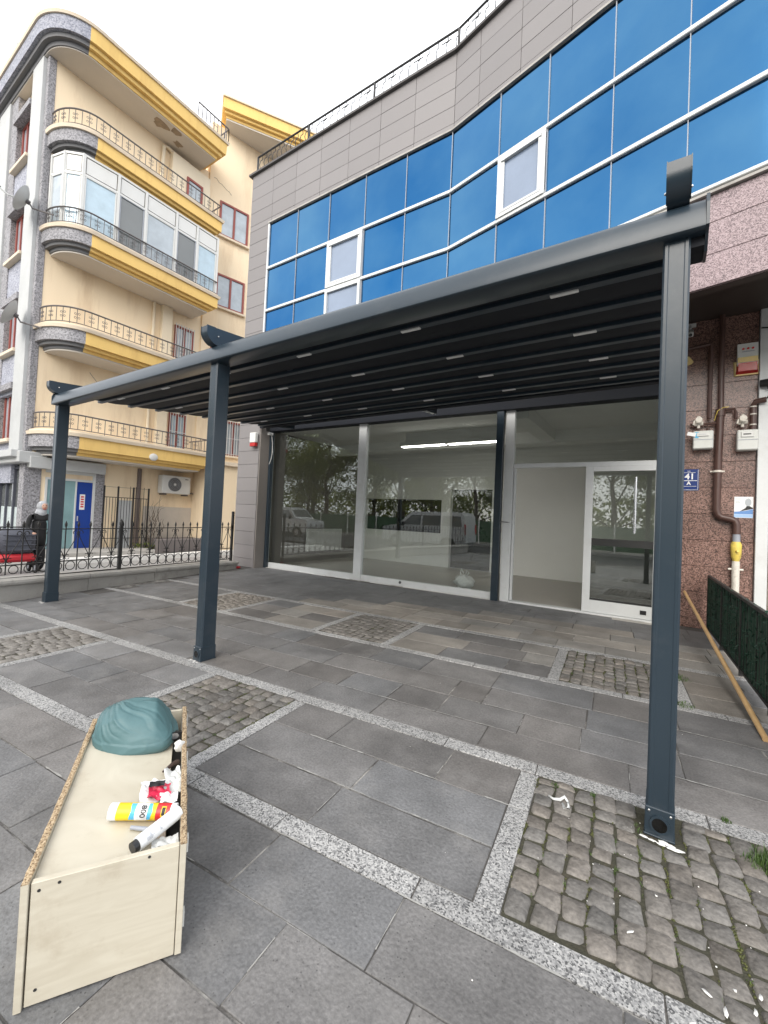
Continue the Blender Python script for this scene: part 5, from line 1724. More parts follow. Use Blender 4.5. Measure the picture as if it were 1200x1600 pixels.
# glazed-in balcony on the third floor: white frames with panes along the curve
PE = offs(bal_path(), -.12)
GZ0, GZ1 = ZL[2] + .11, ZL[3] - .60
key = [PE[0] + V(.02, .0, 0), PE[5], PE[10], V(PE[-1].x, 3.45, 0), V(PE[-1].x, 4.25, 0), V(PE[-1].x, 5.25, 0), V(PE[-1].x, 6.0, 0), V(PE[-1].x, 6.80, 0)]
encl = MB()
for p in key: encl.bar(p + V(0, 0, GZ0), p + V(0, 0, GZ1), .075)
for a, c in zip(key, key[1:]):
    for z_, h in ((GZ0 + .03, .06), (GZ1 - .03, .06), (GZ1 - .58, .06)): encl.bar(a + V(0, 0, z_), c + V(0, 0, z_), .06, h)
encl.bar(key[-1] + V(0, 0, GZ0 + .03), V(XW, 6.8, GZ0 + .03), .06); encl.bar(key[-1] + V(0, 0, GZ1 - .03), V(XW, 6.8, GZ1 - .03), .06)
encl = encl.build('balcony_glazing', MT['white_pvc'], ap)
gl = ['winglass', 'bluecurt', 'bluecurt', 'darkglass', 'winglass', 'darkglass', 'bluecurt']
for i, (a, c) in enumerate(zip(key, key[1:])):
    d = (c - a).normalized(); nr = V(d.y, -d.x, 0); L = (c - a).length
    mid = (a + c) / 2
    m = MB(); m.obox(mid + V(0, 0, GZ1 - .30) + nr * .005, d, nr, V(0, 0, 1), L / 2 - .06, .01, .22, .004); m.build('top_panel', MT['white_pvc'], encl)
    m = MB(); m.obox(mid + V(0, 0, (GZ0 + GZ1 - .58) / 2) - nr * .004, d, nr, V(0, 0, 1), L / 2 - .045, .006, (GZ1 - .58 - GZ0) / 2 - .04); m.build('pane', MT[gl[i]], encl)
    m = MB(); zlo, zhi = GZ0 + .07, GZ1 - .62; ia, ic = a + d * .06 + nr * .012, c - d * .06 + nr * .012
    for p, q in (((ia, zlo), (ic, zlo)), ((ia, zhi), (ic, zhi)), ((ia, zlo), (ia, zhi)), ((ic, zlo), (ic, zhi))):
        m.bar(p[0] + V(0, 0, p[1]), q[0] + V(0, 0, q[1]), .03)
    m.build('sash', MT['white_pvc'] if gl[i] != 'darkglass' else MT['grey_plastic'], encl)
m = MB(); m.obox(V((PE[-1].x + XW) / 2, 6.8, (GZ0 + GZ1) / 2), V(1, 0, 0), V(0, 1, 0), V(0, 0, 1), abs(PE[-1].x - XW) / 2 - .05, .02, (GZ1 - GZ0) / 2 - .05); m.build('side_panel', MT['white_pvc'], encl)

# roof eave that turns the corner
EP = [V(-20, 1.62, 0), V(-14, 1.62, 0), V(-9.2, 1.62, 0)]
for i in range(15):
    a = math.pi / 2 * i / 14
    EP.append(V(-8.0 + 1.2 * math.sin(a), 2.72 - 1.1 * math.cos(a), 0))
EP += [V(-6.8, 3.6, 0), V(-6.8, 6.86, 0)]


def eband(o0, z0, o1, z1, name, mat, par):
    lo = offs(EP, o0) ; hi = offs(EP, o1)
    lo = lo + [V(XW - .3, lo[-1].y, 0), V(XW - .3, 3, 0), V(-20, 3, 0)]; hi = hi + [V(XW - .3, hi[-1].y, 0), V(XW - .3, 3, 0), V(-20, 3, 0)]
    return ringband(lo, hi, z0, z1, 15).build(name, mat, par, solid_normals=False)


ev = eband(0, EAZ + .24, .02, EAZ + .62, 'eave', [MT['ochre'], MT['bluestone']], ap)
eband(-.10, EAZ + .12, -.09, EAZ + .238, 'step_moulding', [MT['ochre'], MT['dstep']], ev)
eband(-.22, EAZ + .0, -.21, EAZ + .118, 'step_moulding', [MT['ochre'], MT['dstep']], ev)
m = MB(); pq = offs(EP, -.25); pq = pq + [V(XW - .3, pq[-1].y, 0), V(XW - .3, 3, 0), V(-20, 3, 0)]; m.prism([p + V(0, 0, EAZ - .03) for p in pq], (0, 0, .029)); m.build('soffit', MT['bsoffit'], ev)
eband(.06, EAZ + .622, .08, EAZ + .70, 'gutter', [MT['ledge'], MT['ledge']], ev)
ie = 15
rm = MB()
rp2 = offs(EP, -.1)
rm.tube([V(-6.7, 5.66, EAZ + 1.15), V(-6.7, 6.86, EAZ + 1.15)], .025, 6)
for k in range(9): rm.bar(V(-6.7, 6.86 - .15 * k, EAZ + .7), V(-6.7, 6.86 - .15 * k, EAZ + 1.15), .02)
rm.bar(V(-6.7, 6.86, EAZ + 1.15), V(-7.6, 6.86, EAZ + 1.15), .03)
for k in range(7): rm.bar(V(-6.7 - .14 * k, 6.86, EAZ + .7), V(-6.7 - .14 * k, 6.86, EAZ + 1.15), .02)
rm.build('roof_railing', MT['grey_iron'], ev)

# plaster cracks and a bare patch
for pts in ([WG + WGD * (.15 + .1 * k) + WGN * .004 + V(0, 0, 14.2 - .05 * k + rnd.uniform(-.04, .04)) for k in range(8)],
            [V(XW + .004, 3.4 + .09 * k + rnd.uniform(-.03, .03), 5.4 - .11 * k) for k in range(7)]):
    m = MB(); m.tube(pts, .006, 4); m.build('plaster_crack', MT['dstep'], ap)
for c_, sz in ((V(-7.35, 4.75, EAZ - .032), .34), (V(-7.2, 5.2, EAZ - .032), .22), (V(-7.6, 5.5, EAZ - .032), .2)):
    m = MB(); m.prism([c_ + V(math.cos(k * .524) * sz * rnd.uniform(.5, 1.1) * .7, math.sin(k * .524) * sz * rnd.uniform(.5, 1.1), 0) for k in range(12)], (0, 0, -.003)); m.build('peeled_patch', pm('bare_plaster%d' % int(sz * 100), (.30, .235, .17), .9, var=.4, scale=9, bump=.4), ap)

# wing eave
E0, E1 = V(-7.282, 6.961, 0), V(-5.461, 9.893, 0)
ed = (E1 - E0).normalized(); en = V(ed.y, -ed.x, 0)


def weave(o, z0, z1, name, mat, par):
    m = MB(); a = E0 - en * o - ed * -o * .6; c = E0 + ed * 8 - en * o
    m.prism([a + V(0, 0, z0), c + V(0, 0, z0), c - en * 3 + V(0, 0, z0), a - en * 3.2 + V(0, 0, z0)], (0, 0, z1 - z0))
    return m.build(name, mat, par)


we = weave(0, 16.5, 16.9, 'wing_eave', MT['ochre'], ap)
weave(.1, 16.4, 16.498, 'step_moulding', MT['ochre'], we); weave(.2, 16.3, 16.398, 'step_moulding', MT['ochre'], we)
weave(.22, 16.24, 16.298, 'soffit', MT['bsoffit'], we); weave(-.05, 16.902, 16.97, 'gutter', MT['ledge'], we)


def red_window(c0, d, nr, w_, z0, z1, par=ap, bars=False, panes=2, sill=True, gmat='winglass', name='window'):
    """window whose lower left plan corner is c0, running along d"""
    f = MB(); fw = .075
    off = nr * .02
    for z_ in (z0 + fw / 2, z1 - fw / 2): f.bar(c0 + off + V(0, 0, z_), c0 + d * w_ + off + V(0, 0, z_), .07, fw)
    for k in range(panes + 1):
        x = fw / 2 + (w_ - fw) * k / panes
        f.bar(c0 + d * x + off + V(0, 0, z0 + fw), c0 + d * x + off + V(0, 0, z1 - fw), fw, .068, upv=nr)
    fo = f.build(name, MT['redframe'], par)
    for k in range(panes):
        xa = fw + (w_ - fw) * k / panes; xb = (w_ - fw) * (k + 1) / panes
        m = MB(); m.obox(c0 + d * ((xa + xb) / 2) + nr * .012 + V(0, 0, (z0 + z1) / 2), d, nr, V(0, 0, 1), (xb - xa) / 2, .006, (z1 - z0) / 2 - fw); m.build('pane', MT[gmat], fo)
    if sill:
        m = MB(); m.bar(c0 - d * .06 + nr * .05 + V(0, 0, z0 - .04), c0 + d * (w_ + .06) + nr * .05 + V(0, 0, z0 - .04), .16, .07); m.build('sill', MT['ledge'], fo)
    if bars:
        m = MB()
        k = 0.0
        while k <= w_ + .01:
            m.bar(c0 + d * k + nr * .12 + V(0, 0, z0 - .02), c0 + d * k + nr * .12 + V(0, 0, z1 + .05), .016); k += .1
        for z_ in (z0 + .05, (z0 + z1) / 2, z1): m.bar(c0 + nr * .12 + V(0, 0, z_), c0 + d * w_ + nr * .12 + V(0, 0, z_), .016)
        m.build('window_bars', MT['white_pvc'], fo)
    return fo


PXN = V(1, 0, 0); PYD = V(0, 1, 0)
wp = lambda s: WG + WGD * s
red_window(wp(.42), WGD, WGN, 1.16, 12.05, 13.40)
red_window(wp(.42), WGD, WGN, 1.14, 9.25, 10.55)
red_window(wp(.35), WGD, WGN, 1.16, 6.35, 7.6)
red_window(wp(1.05), WGD, WGN, .7, 3.5, 4.85, bars=True)
red_window(V(XW, 5.95, 0), PYD, PXN, .62, 3.42, 4.75, bars=True, gmat='bluecurt')
red_window(V(XW, 5.98, 0), PYD, PXN, .72, 6.40, 7.95, bars=True)
red_window(V(XW, 5.95, 0), PYD, PXN, .78, 11.95, 13.35, sill=False)
# pilaster and pipes on the recessed wall
b = MB(); b.box(XW + .002, XW + .18, 5.45, 5.8, ZL[0] + .1, ZL[2] - .61); b.build('pilaster', MT['cream'], ap)
b = MB()
for z0, z1 in ((ZL[0] + .11, ZL[1] - .61), (ZL[1] + .11, ZL[2] - .61)):
    b.tube([(XW + .06, 5.2, z0), (XW + .06, 5.2, z1)], .05, 10)
b.build('downpipe', MT['cream'], ap, smooth=True)
b = MB(); b.tube([(XW + .09, 6.95, 11.2), (XW + .09, 6.95, 13.5), (XW + .09, 6.7, 13.72), (XW + .09, 5.6, 13.86), (XW + .09, 5.35, 13.95), (XW + .09, 5.2, 13.9), (XW + .09, 5.15, 12.0)], .06, 8); b.build('downpipe', MT['cream'], ap, smooth=True)
b = MB(); b.prism([(XW, 5.45, 11.94), (XW + .25, 5.45, 11.94), (XW + .25, 6.9, 11.94), (XW, 6.9, 11.94)], (0, 0, 1.9))
b.build('door_surround', MT['cream'], ap)
red_window(V(XW + .25, 5.98, 0), PYD, PXN, .62, 11.95, 13.3, sill=False, panes=1, name='balcony_door')
m = MB(); m.ico((-6.79, 4.87, 2.93), .12, 2, (.35, 1.2, 1)); m.build('wall_lamp', MT['white_pvc'], ap, smooth=True)

# street face: columns, spandrels and windows (faces -Y)
YS = 2.1
def colm(x0, x1, y0, mat, name):
    m = MB(); m.box(x0, x1, y0, YS + .01, 2.75, EAZ - .03, .01); m.build(name, mat, ap)
colm(-8.95, -8.16, 1.84, MT['lcol'], 'corner_column'); colm(-8.158, -7.985, 1.93, MT['peb'], 'stone_strip')
colm(-11.9, -10.9, 1.84, MT['lcol'], 'column'); colm(-10.898, -10.35, 1.9, MT['peb'], 'stone_strip'); colm(-15.5, -14.5, 1.84, MT['lcol'], 'column')
for k, zs_ in enumerate((11.55, 8.62, 5.75, 3.1)):
    for x0, x1 in ((-10.35, -8.96), (-14.45, -11.95)):
        m = MB(); m.box(x0, x1, 1.93, YS + .01, zs_ - 1.25, zs_ - .06); m.build('spandrel', MT['bluestone'], ap)
        m = MB(); m.box(x0 + .01, x1 - .01, 1.78, 2.0, zs_ - .06, zs_ + .04, .01); m.build('window_sill', MT['ledge'], ap)
        red_window(V(x0 + .1, YS - .03, 0), V(1, 0, 0), V(0, -1, 0), x1 - x0 - .2, zs_ + .06, zs_ + 1.5, sill=False, panes=3)
        m = MB(); m.box(x0 + .01, x1 - .01, 1.8, YS + .01, zs_ + 1.5, zs_ + 1.68); m.build('window_head', MT['peb'], ap)
# ground-floor canopy and shop
b = MB(); b.box(-20, -7.75, 1.75, 2.4, 2.40, 2.72, .02); b.box(-20, -7.9, 1.62, 1.76, 2.55, 2.74, .01); b.box(-7.998, -7.7, 2.0, 3.9, 2.28, 2.60, .01)
b.build('canopy', MT['lcol'], ap)
for x0, x1 in ((-8.35, -7.97), (-10.6, -10.2), (-13.6, -13.1)):
    m = MB(); m.box(x0, x1, 1.95, 2.35, -.3, 2.42, .01); m.build('shop_column', MT['peb'], ap)
m = MB(); m.box(-7.997, -7.96, 3.74, 3.99, -.3, 2.6); m.build('stone_pier', MT['peb'], ap)
m = MB(); m.box(-7.997, -7.95, 3.66, 3.735, -.3, 2.28); m.box(-7.997, -7.95, 2.45, 3.66, 2.0, 2.06); m.box(-7.997, -7.95, 3.2, 3.24, -.3, 2.0); m.box(-7.997, -7.95, 2.45, 2.5, -.3, 2.0); m.box(-7.997, -7.95, 2.45, 3.66, 2.2, 2.28)
m.build('shop_frame', MT['white_alu'], ap)
m = MB(); m.box(-7.997, -7.96, 3.245, 3.655, -.2, 1.99); dB = m.build('blue_door', MT['door_blue'], ap)
m = MB(); m.box(-7.96, -7.956, 3.33, 3.47, 1.15, 1.62); no = m.build('notice', MT['white_ink'], dB)
m = MB()
for k in range(5): m.box(-7.956, -7.954, 3.36, 3.44, 1.22 + k * .075, 1.265 + k * .075)
m.build('notice_print', MT['tube_red'], no)
m = MB(); m.tube([(-7.93, 3.29, .8), (-7.93, 3.29, .95)], .02, 8); m.build('door_handle', MT['screw'], dB)
m = MB(); m.box(-7.985, -7.975, 2.5, 3.2, -.1, 2.0); m.build('shop_pane', pm('pale_green_shop_glass', (.22, .36, .38), .06, bump=0, spec=1, rvar=.02, var=.3, scale=1.2), ap)
for x0, x1 in ((-10.2, -8.36), (-13.1, -10.62)):
    m = MB(); m.box(x0, x1, 2.075, 2.09, -.3, 2.39); m.build('shop_pane', MT['darkglass'], ap)
    m = MB()
    for k in range(4): m.bar(V(x0 + (x1 - x0) * k / 3, 2.05, -.3), V(x0 + (x1 - x0) * k / 3, 2.05, 2.35), .08)
    m.bar(V(x0, 2.05, 2.3), V(x1, 2.05, 2.3), .08); m.bar(V(x0, 2.05, 0), V(x1, 2.05, 0), .2)
    m.build('shop_frame', MT['grey_cloth'], ap)
    m = MB(); m.box(x0 + .1, x1 - .1, 2.06, 2.07, .1, 1.15); m.build('frosted_panel', pm('frosted_shop_panel', (.55, .62, .62), .3, bump=0), ap)
m = MB(); m.tube([(XW + .03, 5.05, -.3), (XW + .03, 5.05, 2.6)], .07, 8); m.build('brown_pipe', pm('brown_drain', (.15, .12, .11), .7, bump=.2), ap, smooth=True)
b = MB(); b.box(XW + .001, XW + .03, 5.25, 6.99, -.2, 1.35); b.build('patched_render', pm('grey_patch_render', (.55, .50, .44), .85, bump=.2), ap)

# air conditioner
ac = thing('air_conditioner', (-7.8, 6.2, 1.8), 'white outdoor air conditioner unit on the yellow wall under the lowest balcony', 'air conditioner')
m = MB(); m.box(-7.96, -7.64, 5.68, 6.72, 1.83, 2.47, .02); m.build('case', MT['white_pvc'], ac)
m = MB(); m.tube([(-7.639, 6.12, 2.16), (-7.63, 6.12, 2.16)], .245, 28); m.build('fan_guard', pm('grey_fan_guard', (.12, .12, .12), .6, bump=0), ac)
for r_ in (.08, .13, .18, .23):
    m = MB(); m.tube([V(-7.625, 6.12 + r_ * math.cos(k * math.pi / 10), 2.16 + r_ * math.sin(k * math.pi / 10)) for k in range(20)], .006, 4, closed=True); m.build('guard_ring', MT['grey_plastic'], ac)
m = MB(); m.tube([(-7.63, 6.12, 2.16), (-7.615, 6.12, 2.16)], .045, 12); m.build('fan_hub', MT['white_pvc'], ac)
m = MB(); m.box(-7.641, -7.636, 6.5, 6.62, 2.36, 2.385); m.build('badge', MT['ink'], ac)
m = MB(); m.bar((-8, 5.8, 1.8), (-7.62, 5.8, 1.8), .05); m.bar((-8, 6.6, 1.8), (-7.62, 6.6, 1.8), .05); m.build('bracket', MT['grey_iron'], ac)
m = MB(); m.tube([(-7.9, 6.72, 1.9), (-7.92, 7.1, 1.88), (-6.86, 7.3, 1.86)], .03, 6); m.build('pipe', MT['grey_iron'], ac)

# satellite dishes
for k, (c, r_, lab) in enumerate(((V(-7.95, 1.62, 9.60), .42, 'grey satellite dish beside the glazed-in upper balcony'), (V(-8.05, 1.55, 6.42), .42, 'grey satellite dish beside the middle open balcony'))):
    sd_ = thing('satellite_dish', c, lab, 'satellite dish', 'satellite dishes on the apartment building')
    ax = V(-.35, -.85, .38).normalized(); u = ax.orthogonal().normalized(); v = ax.cross(u)
    m = MB(); vs = []; rings = 5; n = 24
    for i in range(rings + 1):
        rr_ = r_ * i / rings
        for j in range(n):
            vs.append(c + (u * math.cos(2 * math.pi * j / n) * .85 + v * math.sin(2 * math.pi * j / n)) * rr_ + ax * (.13 * (i / rings) ** 2))
    m.add(vs, [(i * n + j, i * n + (j + 1) % n, (i + 1) * n + (j + 1) % n, (i + 1) * n + j) for i in range(rings) for j in range(n)])
    m.build('dish', MT['lcol'], sd_, smooth='all', solid_normals=False)
    m = MB(); m.tube([c - v * .1, c + ax * .35 - V(.05, .05, .12), c + ax * .62 - V(.1, 0, .05)], .02, 6); m.build('feed_arm', MT['lcol'], sd_)
    m = MB(); m.tube([c + ax * .58 - V(.1, 0, .05), c + ax * .68 - V(.1, 0, .03)], .04, 8); m.build('receiver', MT['black_plastic'], sd_)
    m = MB(); m.tube([c, c - ax * .06, c + V(.12, .1, -.18), c + V(.55, .45, -.30)], .022, 6); m.tube([c, c - ax * .07], .06, 8); m.build('mount', MT['grey_iron'], sd_)

# gate, bare climber, planter, white kerb in the yard
gt = thing('iron_gate', (-7.4, 4.4, -.3), 'tall barred iron gate against the yellow wall', 'gate')
for k, y in enumerate((3.76, 4.16, 4.62, 5.1)):
    m = MB(); m.bar((-7.4, y, -.3), (-7.4, y, 1.93), .04); m.build('gate_post', MT['iron'], gt)
for z_ in (1.58, .3, 1.9):
    m = MB(); m.bar((-7.4, 3.76, z_), (-7.4, 5.1, z_), .02 if z_ < 1.8 else .008); m.build('gate_rail', MT['iron'], gt)
y = 3.84
while y < 5.08:
    m = MB(); m.bar((-7.4, y, -.2), (-7.4, y, 1.58 if rnd.random() < .7 else 1.95), .012); m.build('gate_bar', MT['iron'], gt); y += .085
b = MB(); b.box(-7.46, -7.44, 4.2, 4.6, -.2, 1.5)
b.build('gate_sheet', MT['lcol'], gt)
cl = thing('bare_climber', (-7.3, 5.2, -.2), 'leafless twiggy climber beside the iron gate', 'plant')
m = MB()
for _ in range(26):
    p = V(-7.3, 5.15 + rnd.uniform(-.05, .3), rnd.uniform(-.2, .9)); pts = [p]
    for _ in range(5):
        p = p + V(rnd.uniform(-.06, .06), rnd.uniform(-.09, .12), rnd.uniform(.04, .22)); pts.append(p)
    m.tube(pts, [.012, .01, .008, .007, .005, .003], 4)
m.build('twigs', MT['bark'], cl)
m = MB()
for _ in range(120):
    p = V(-7.25 + rnd.uniform(-.1, .1), rnd.uniform(4.6, 5.3), rnd.uniform(-.25, .15)); a = V(rnd.uniform(-1, 1), rnd.uniform(-1, 1), rnd.uniform(-1, 1)).normalized() * .05; c_ = a.orthogonal().normalized() * .025
    m.add([p - a, p + c_, p + a, p - c_], [(0, 1, 2, 3)])
m.build('leaves', MT['leaf'], cl, kind='stuff', solid_normals=False)
pt = MB(); pt.box(-7.9, -6.95, 5.3, 9.3, -.5, .26, .02)
tag(pt.build('planter_wall', pm('grey_brown_plaster', (.17, .15, .145), .85, var=.2, bump=.3)), 'low grey brown planter wall along the foot of the yellow building', 'planter')
m = MB(); m.box(-6.6, -6.3, -4, 9.5, -.4, -.14, .03)
tag(m.build('yard_kerb', MT['white_paint']), 'white painted kerb edging the yard behind the iron fence', 'kerb')
m = MB(); m.box(-7.9, -6.6, -1.0, 5.0, -.35, -.02, .02)
tag(m.build('shop_step', MT['kerbstone']), 'pale stone step in front of the blue door', 'step')
for k in range(26):
    y = 1.2 + k * .19
    m = MB(); m.ico((wall_x(y) - .62, y, .0), .075, 2, (.7, 1.05, .8), fn=crumple(k, .1)); m.box(wall_x(y) - .66, wall_x(y) - .58, y - .05, y + .05, -.3, -.02)
    tag(m.build('edging_stone', MT['white_paint'], smooth=True), 'white painted edging stone in the row behind the iron fence', 'stone', 'white edging stones behind the fence')

# person and pushchair
def person():
    t = thing('person', (-5.45, 1.58, -.3), 'person in a long black coat and pale grey headscarf standing behind the pushchair', 'person')
    me = bpy.data.meshes.new('body'); o = bpy.data.objects.new('body_tmp', me)
    J_ = [((0, 0, .80), .16), ((0, 0, 1.0), .145), ((0, .01, 1.2), .165), ((0, .02, 1.31), .11), ((.0, .03, 1.40), .055),            # 0 pelvis..4 neck
          ((.01, .04, 1.47), .085), ((.02, .05, 1.56), .085), ((.02, .05, 1.62), .05),                                          # head 5-7
          ((.10, .0, .45), .13), ((.11, 0, .12), .115), ((.11, 0, .05), .06), ((.17, -.02, .035), .035),                         # right leg 8-11
          ((-.09, .02, .45), .13), ((-.10, .02, .12), .115), ((-.10, .02, .05), .06), ((-.04, 0, .035), .035),                   # left leg
          ((.03, -.19, 1.27), .065), ((.08, -.24, 1.02), .052), ((.26, -.20, .92), .038),                                         # arm a
          ((.0, .2, 1.27), .065), ((.06, .25, 1.02), .052), ((.24, .18, .92), .038)]
    E_ = [(0, 1), (1, 2), (2, 3), (3, 4), (4, 5), (5, 6), (6, 7), (0, 8), (8, 9), (9, 10), (10, 11), (0, 12), (12, 13), (13, 14), (14, 15), (3, 16), (16, 17), (17, 18), (3, 19), (19, 20), (20, 21)]
    me.from_pydata([j[0] for j in J_], E_, [])
    COL.objects.link(o)
    o.modifiers.new('s', 'SKIN'); 
    for i, j in enumerate(J_): me.skin_vertices[0].data[i].radius = (j[1], j[1])
    me.skin_vertices[0].data[0].use_root = True
    sb = o.modifiers.new('d', 'SUBSURF'); sb.levels = 2
    bpy.context.view_layer.update()
    ev_ = bpy.data.meshes.new_from_object(o.evaluated_get(bpy.context.evaluated_depsgraph_get()))
    bpy.data.objects.remove(o)
    ev_.materials.clear(); ev_.materials.append(MT['black_cloth'])
    bo = bpy.data.objects.new('body', ev_); COL.objects.link(bo); bo.parent = t
    ev_.polygons.foreach_set('use_smooth', [True] * len(ev_.polygons))
    ORG[bo] = ORG[t]
    o0 = ORG[t]
    m = MB(); m.ico(o0 + V(.0, .045, 1.53), .118, 3, (1.0, .95, 1.15)); m.tube([o0 + V(0, .03, 1.46), o0 + V(0, .02, 1.36), o0 + V(.0, .01, 1.26)], [.10, .12, .10], 12); m.build('headscarf', MT['scarf'], t, smooth='all')
    m = MB(); m.ico(o0 + V(.06, .05, 1.53), .085, 3, (.85, .8, 1.05)); m.tube([o0 + V(.13, .05, 1.53), o0 + V(.152, .05, 1.51)], [.012, .016], 6); m.build('face', MT['skin'], t, smooth='all')
    for sy in (-.03, .03):
        m = MB(); m.ico(o0 + V(.125, .05 + sy, 1.555), .009, 1); m.build('eye', MT['ink'], t)
    m = MB(); m.tube([o0 + V(.128, .025, 1.475), o0 + V(.132, .05, 1.473), o0 + V(.128, .075, 1.475)], .006, 5); m.build('mouth', MT['tube_red'], t)
    for sy, w0 in ((-1, V(.26, -.20, .92)), (1, V(.24, .18, .92))):
        m = MB(); m.ico(o0 + w0 + V(.04, 0, -.005), .036, 2, (1.2, .8, .6))
        for f_ in range(4):
            q = o0 + w0 + V(.07, (f_ - 1.5) * .017, 0); ln = (.9, 1.05, 1.0, .8)[f_]
            m.tube([q, q + V(.03 * ln, 0, -.005), q + V(.045 * ln, 0, -.03), q + V(.03 * ln, 0, -.045)], [.009, .009, .008, .006], 6)
        q = o0 + w0 + V(.03, -sy * .03, 0); m.tube([q, q + V(.02, -sy * .02, -.01), q + V(.045, -sy * .02, -.025)], [.011, .01, .007], 6)
        m.build('hand', MT['skin'], t, smooth='all')
    return t


person()
pc = thing('pushchair', (-5.3, 1.1, -.3), 'slate grey pushchair with red lower tray behind the iron fence', 'pushchair')
o0 = V(-5.3, 1.12, -.3)
m = MB(); m.obox(o0 + V(0, 0, .72), V(1, 0, 0), V(0, 1, 0), V(0, 0, 1), .25, .33, .29, .12)
m.build('hood', MT['grey_cloth'], pc, smooth=True)
m = MB()
for k in range(4): m.tube([o0 + V(.255, -.30, .55 + k * .11), o0 + V(.268, 0, .545 + k * .11), o0 + V(.255, .30, .55 + k * .11)], .012, 6)
m.build('hood_rib', MT['grey_cloth'], pc)
m = MB(); m.obox(o0 + V(.03, 0, .36), V(1, 0, 0), V(0, 1, 0), V(0, 0, 1), .24, .34, .09, .06); m.build('tray', MT['red_cloth'], pc, smooth=True)
m = MB(); m.obox(o0 + V(.05, -.5, .72), V(1, 0, 0), V(0, .8, .6), V(0, -.6, .8), .1, .1, .28, .05); m.build('red_cover', MT['red_cloth'], pc, smooth=True)
m = MB(); m.tube([o0 + V(.0, -.35, .15), o0 + V(0, -.30, .6), o0 + V(-.1, -.25, 1.04), o0 + V(-.1, .25, 1.04), o0 + V(0, .30, .6), o0 + V(0, .35, .15)], .02, 8); m.build('handle_frame', MT['black_plastic'], pc)
for sx, sy in ((-.2, -.33), (-.2, .33), (.2, -.33), (.2, .33)):
    m = MB(); m.tube([o0 + V(sx + .1 * math.cos(k * .5236), sy, .12 + .1 * math.sin(k * .5236)) for k in range(12)], .025, 6, closed=True); wh = m.build('wheel', MT['tyre'], pc)
    m = MB(); m.tube([o0 + V(sx, sy - .02, .12), o0 + V(sx, sy + .02, .12)], .06, 10); m.build('hub', MT['grey_plastic'], wh)

# overhead wires
for k, (a, c_, lab) in enumerate(((V(-14.5, 3.0, 21.7), V(-12.5, 2.0, 14.9), 'thin wire running down to the apartment roof corner at picture left'), (V(-8.6, 2.6, 17.6), V(-7.0, 6.6, 15.25), 'thin wire crossing the sky between the two yellow eaves'))):
    m = MB(); m.tube([a.lerp(c_, i / 10) - V(0, 0, .25 * math.sin(math.pi * i / 10)) for i in range(11)], .006, 5)
    tag(m.build('overhead_wire', MT['cable']), lab, 'wire')

# tall neighbour behind at picture left
nbk = thing('far_apartment_block', (-24, 14, -.3), 'brown apartment block rising behind the yellow building at the far left', 'building')
m = MB(); m.box(-26, -20.5, 3.5, 12, -.3, 20.5); m.build('wall', pm('salmon_render', (.42, .26, .19), .85), nbk)
m = MB(); m.box(-26.4, -20.1, 3.1, 12.4, 20.5, 20.9); m.build('roof', pm('brown_roof', (.16, .11, .09), .8), nbk)

# ------------------------------------------------------------------ across the street (seen in the window reflections)
def tree_proto(h, cr, seed, mat):
    r = random.Random(seed)
    t = thing('street_tree', (0, 0, 0), 'leafy roadside tree across the street, seen reflected in the shop windows', 'tree', 'trees across the street')
    m = MB()
    pts = [V(0, 0, 0)]; 
    for k in range(1, 6): pts.append(V(r.uniform(-.15, .15) * k * .4, r.uniform(-.15, .15) * k * .4, h * .14 * k))
    m.tube(pts, [.2, .17, .14, .11, .08, .04], 8)
    ends = []
    for k in range(16):
        s_ = pts[r.randrange(1, 6)]; a = r.uniform(0, 6.28); L = r.uniform(.5, 1) * cr
        e_ = s_ + V(math.cos(a) * L, math.sin(a) * L, r.uniform(.4, 1.0) * h * .35)
        md = s_.lerp(e_, .5) + V(0, 0, -.2)
        m.tube([s_, md, e_], [.06, .04, .015], 5); ends += [e_, md.lerp(e_, .5)]
    m.build('trunk', MT['bark'], t, smooth='all')
    lf = MB()
    cl_ = []
    for k in range(105):
        c = r.choice(ends) if r.random() < .6 else V(0, 0, h * .56) + V(r.gauss(0, 1) * cr * .5, r.gauss(0, 1) * cr * .5, r.gauss(0, 1) * h * .2)
        cl_.append((c + V(r.gauss(0, .2), r.gauss(0, .2), r.gauss(0, .2)), r.uniform(.35, .8)))
    for c, rad_ in cl_:
        for _ in range(80):
            p = c + V(r.gauss(0, 1), r.gauss(0, 1), r.gauss(0, .8)) * rad_ * .55
            a = V(r.uniform(-1, 1), r.uniform(-1, 1), r.uniform(-1, 1)).normalized() * r.uniform(.06, .12); b_ = a.orthogonal().normalized() * a.length * .5
            lf.add([p - a, p + b_, p + a, p - b_], [(0, 1, 2, 3)])
    lf.build('crown', mat, t, solid_normals=False)
    return t


protos = [tree_proto(8.8, 2.4, 3, MT['leaf']), tree_proto(7.6, 2.2, 8, MT['leaf2']), tree_proto(9.6, 2.6, 15, MT['leaf'])]
spots = [(-14.5, -14.8, 0, 1.1), (-17.5, -16.2, 1, 1.0), (-11.2, -15.5, 2, 1.0), (-8.6, -17.0, 0, .95), (-5.6, -15.6, 1, 1.05), (-2.6, -16.6, 2, .95), (.4, -15.2, 0, 1.0), (3.2, -16.6, 1, 1.0),
         (6.0, -15.4, 2, .95), (-21, -15.0, 0, 1.05), (-24.5, -16.6, 2, 1.05), (-19.5, -19.5, 2, 1.15), (-13, -20, 1, 1.15), (-6.8, -20.5, 2, 1.15), (-1, -20.2, 0, 1.15), (8.8, -16.2, 0, 1.05)]
used = set()
for (x, y, k, s_) in spots:
    o = protos[k] if k not in used else copy_tree(protos[k]); used.add(k)
    o.location = (x, y, -.06); o.rotation_euler.z = rnd.uniform(0, 6.28); o.scale = (s_, s_, s_)
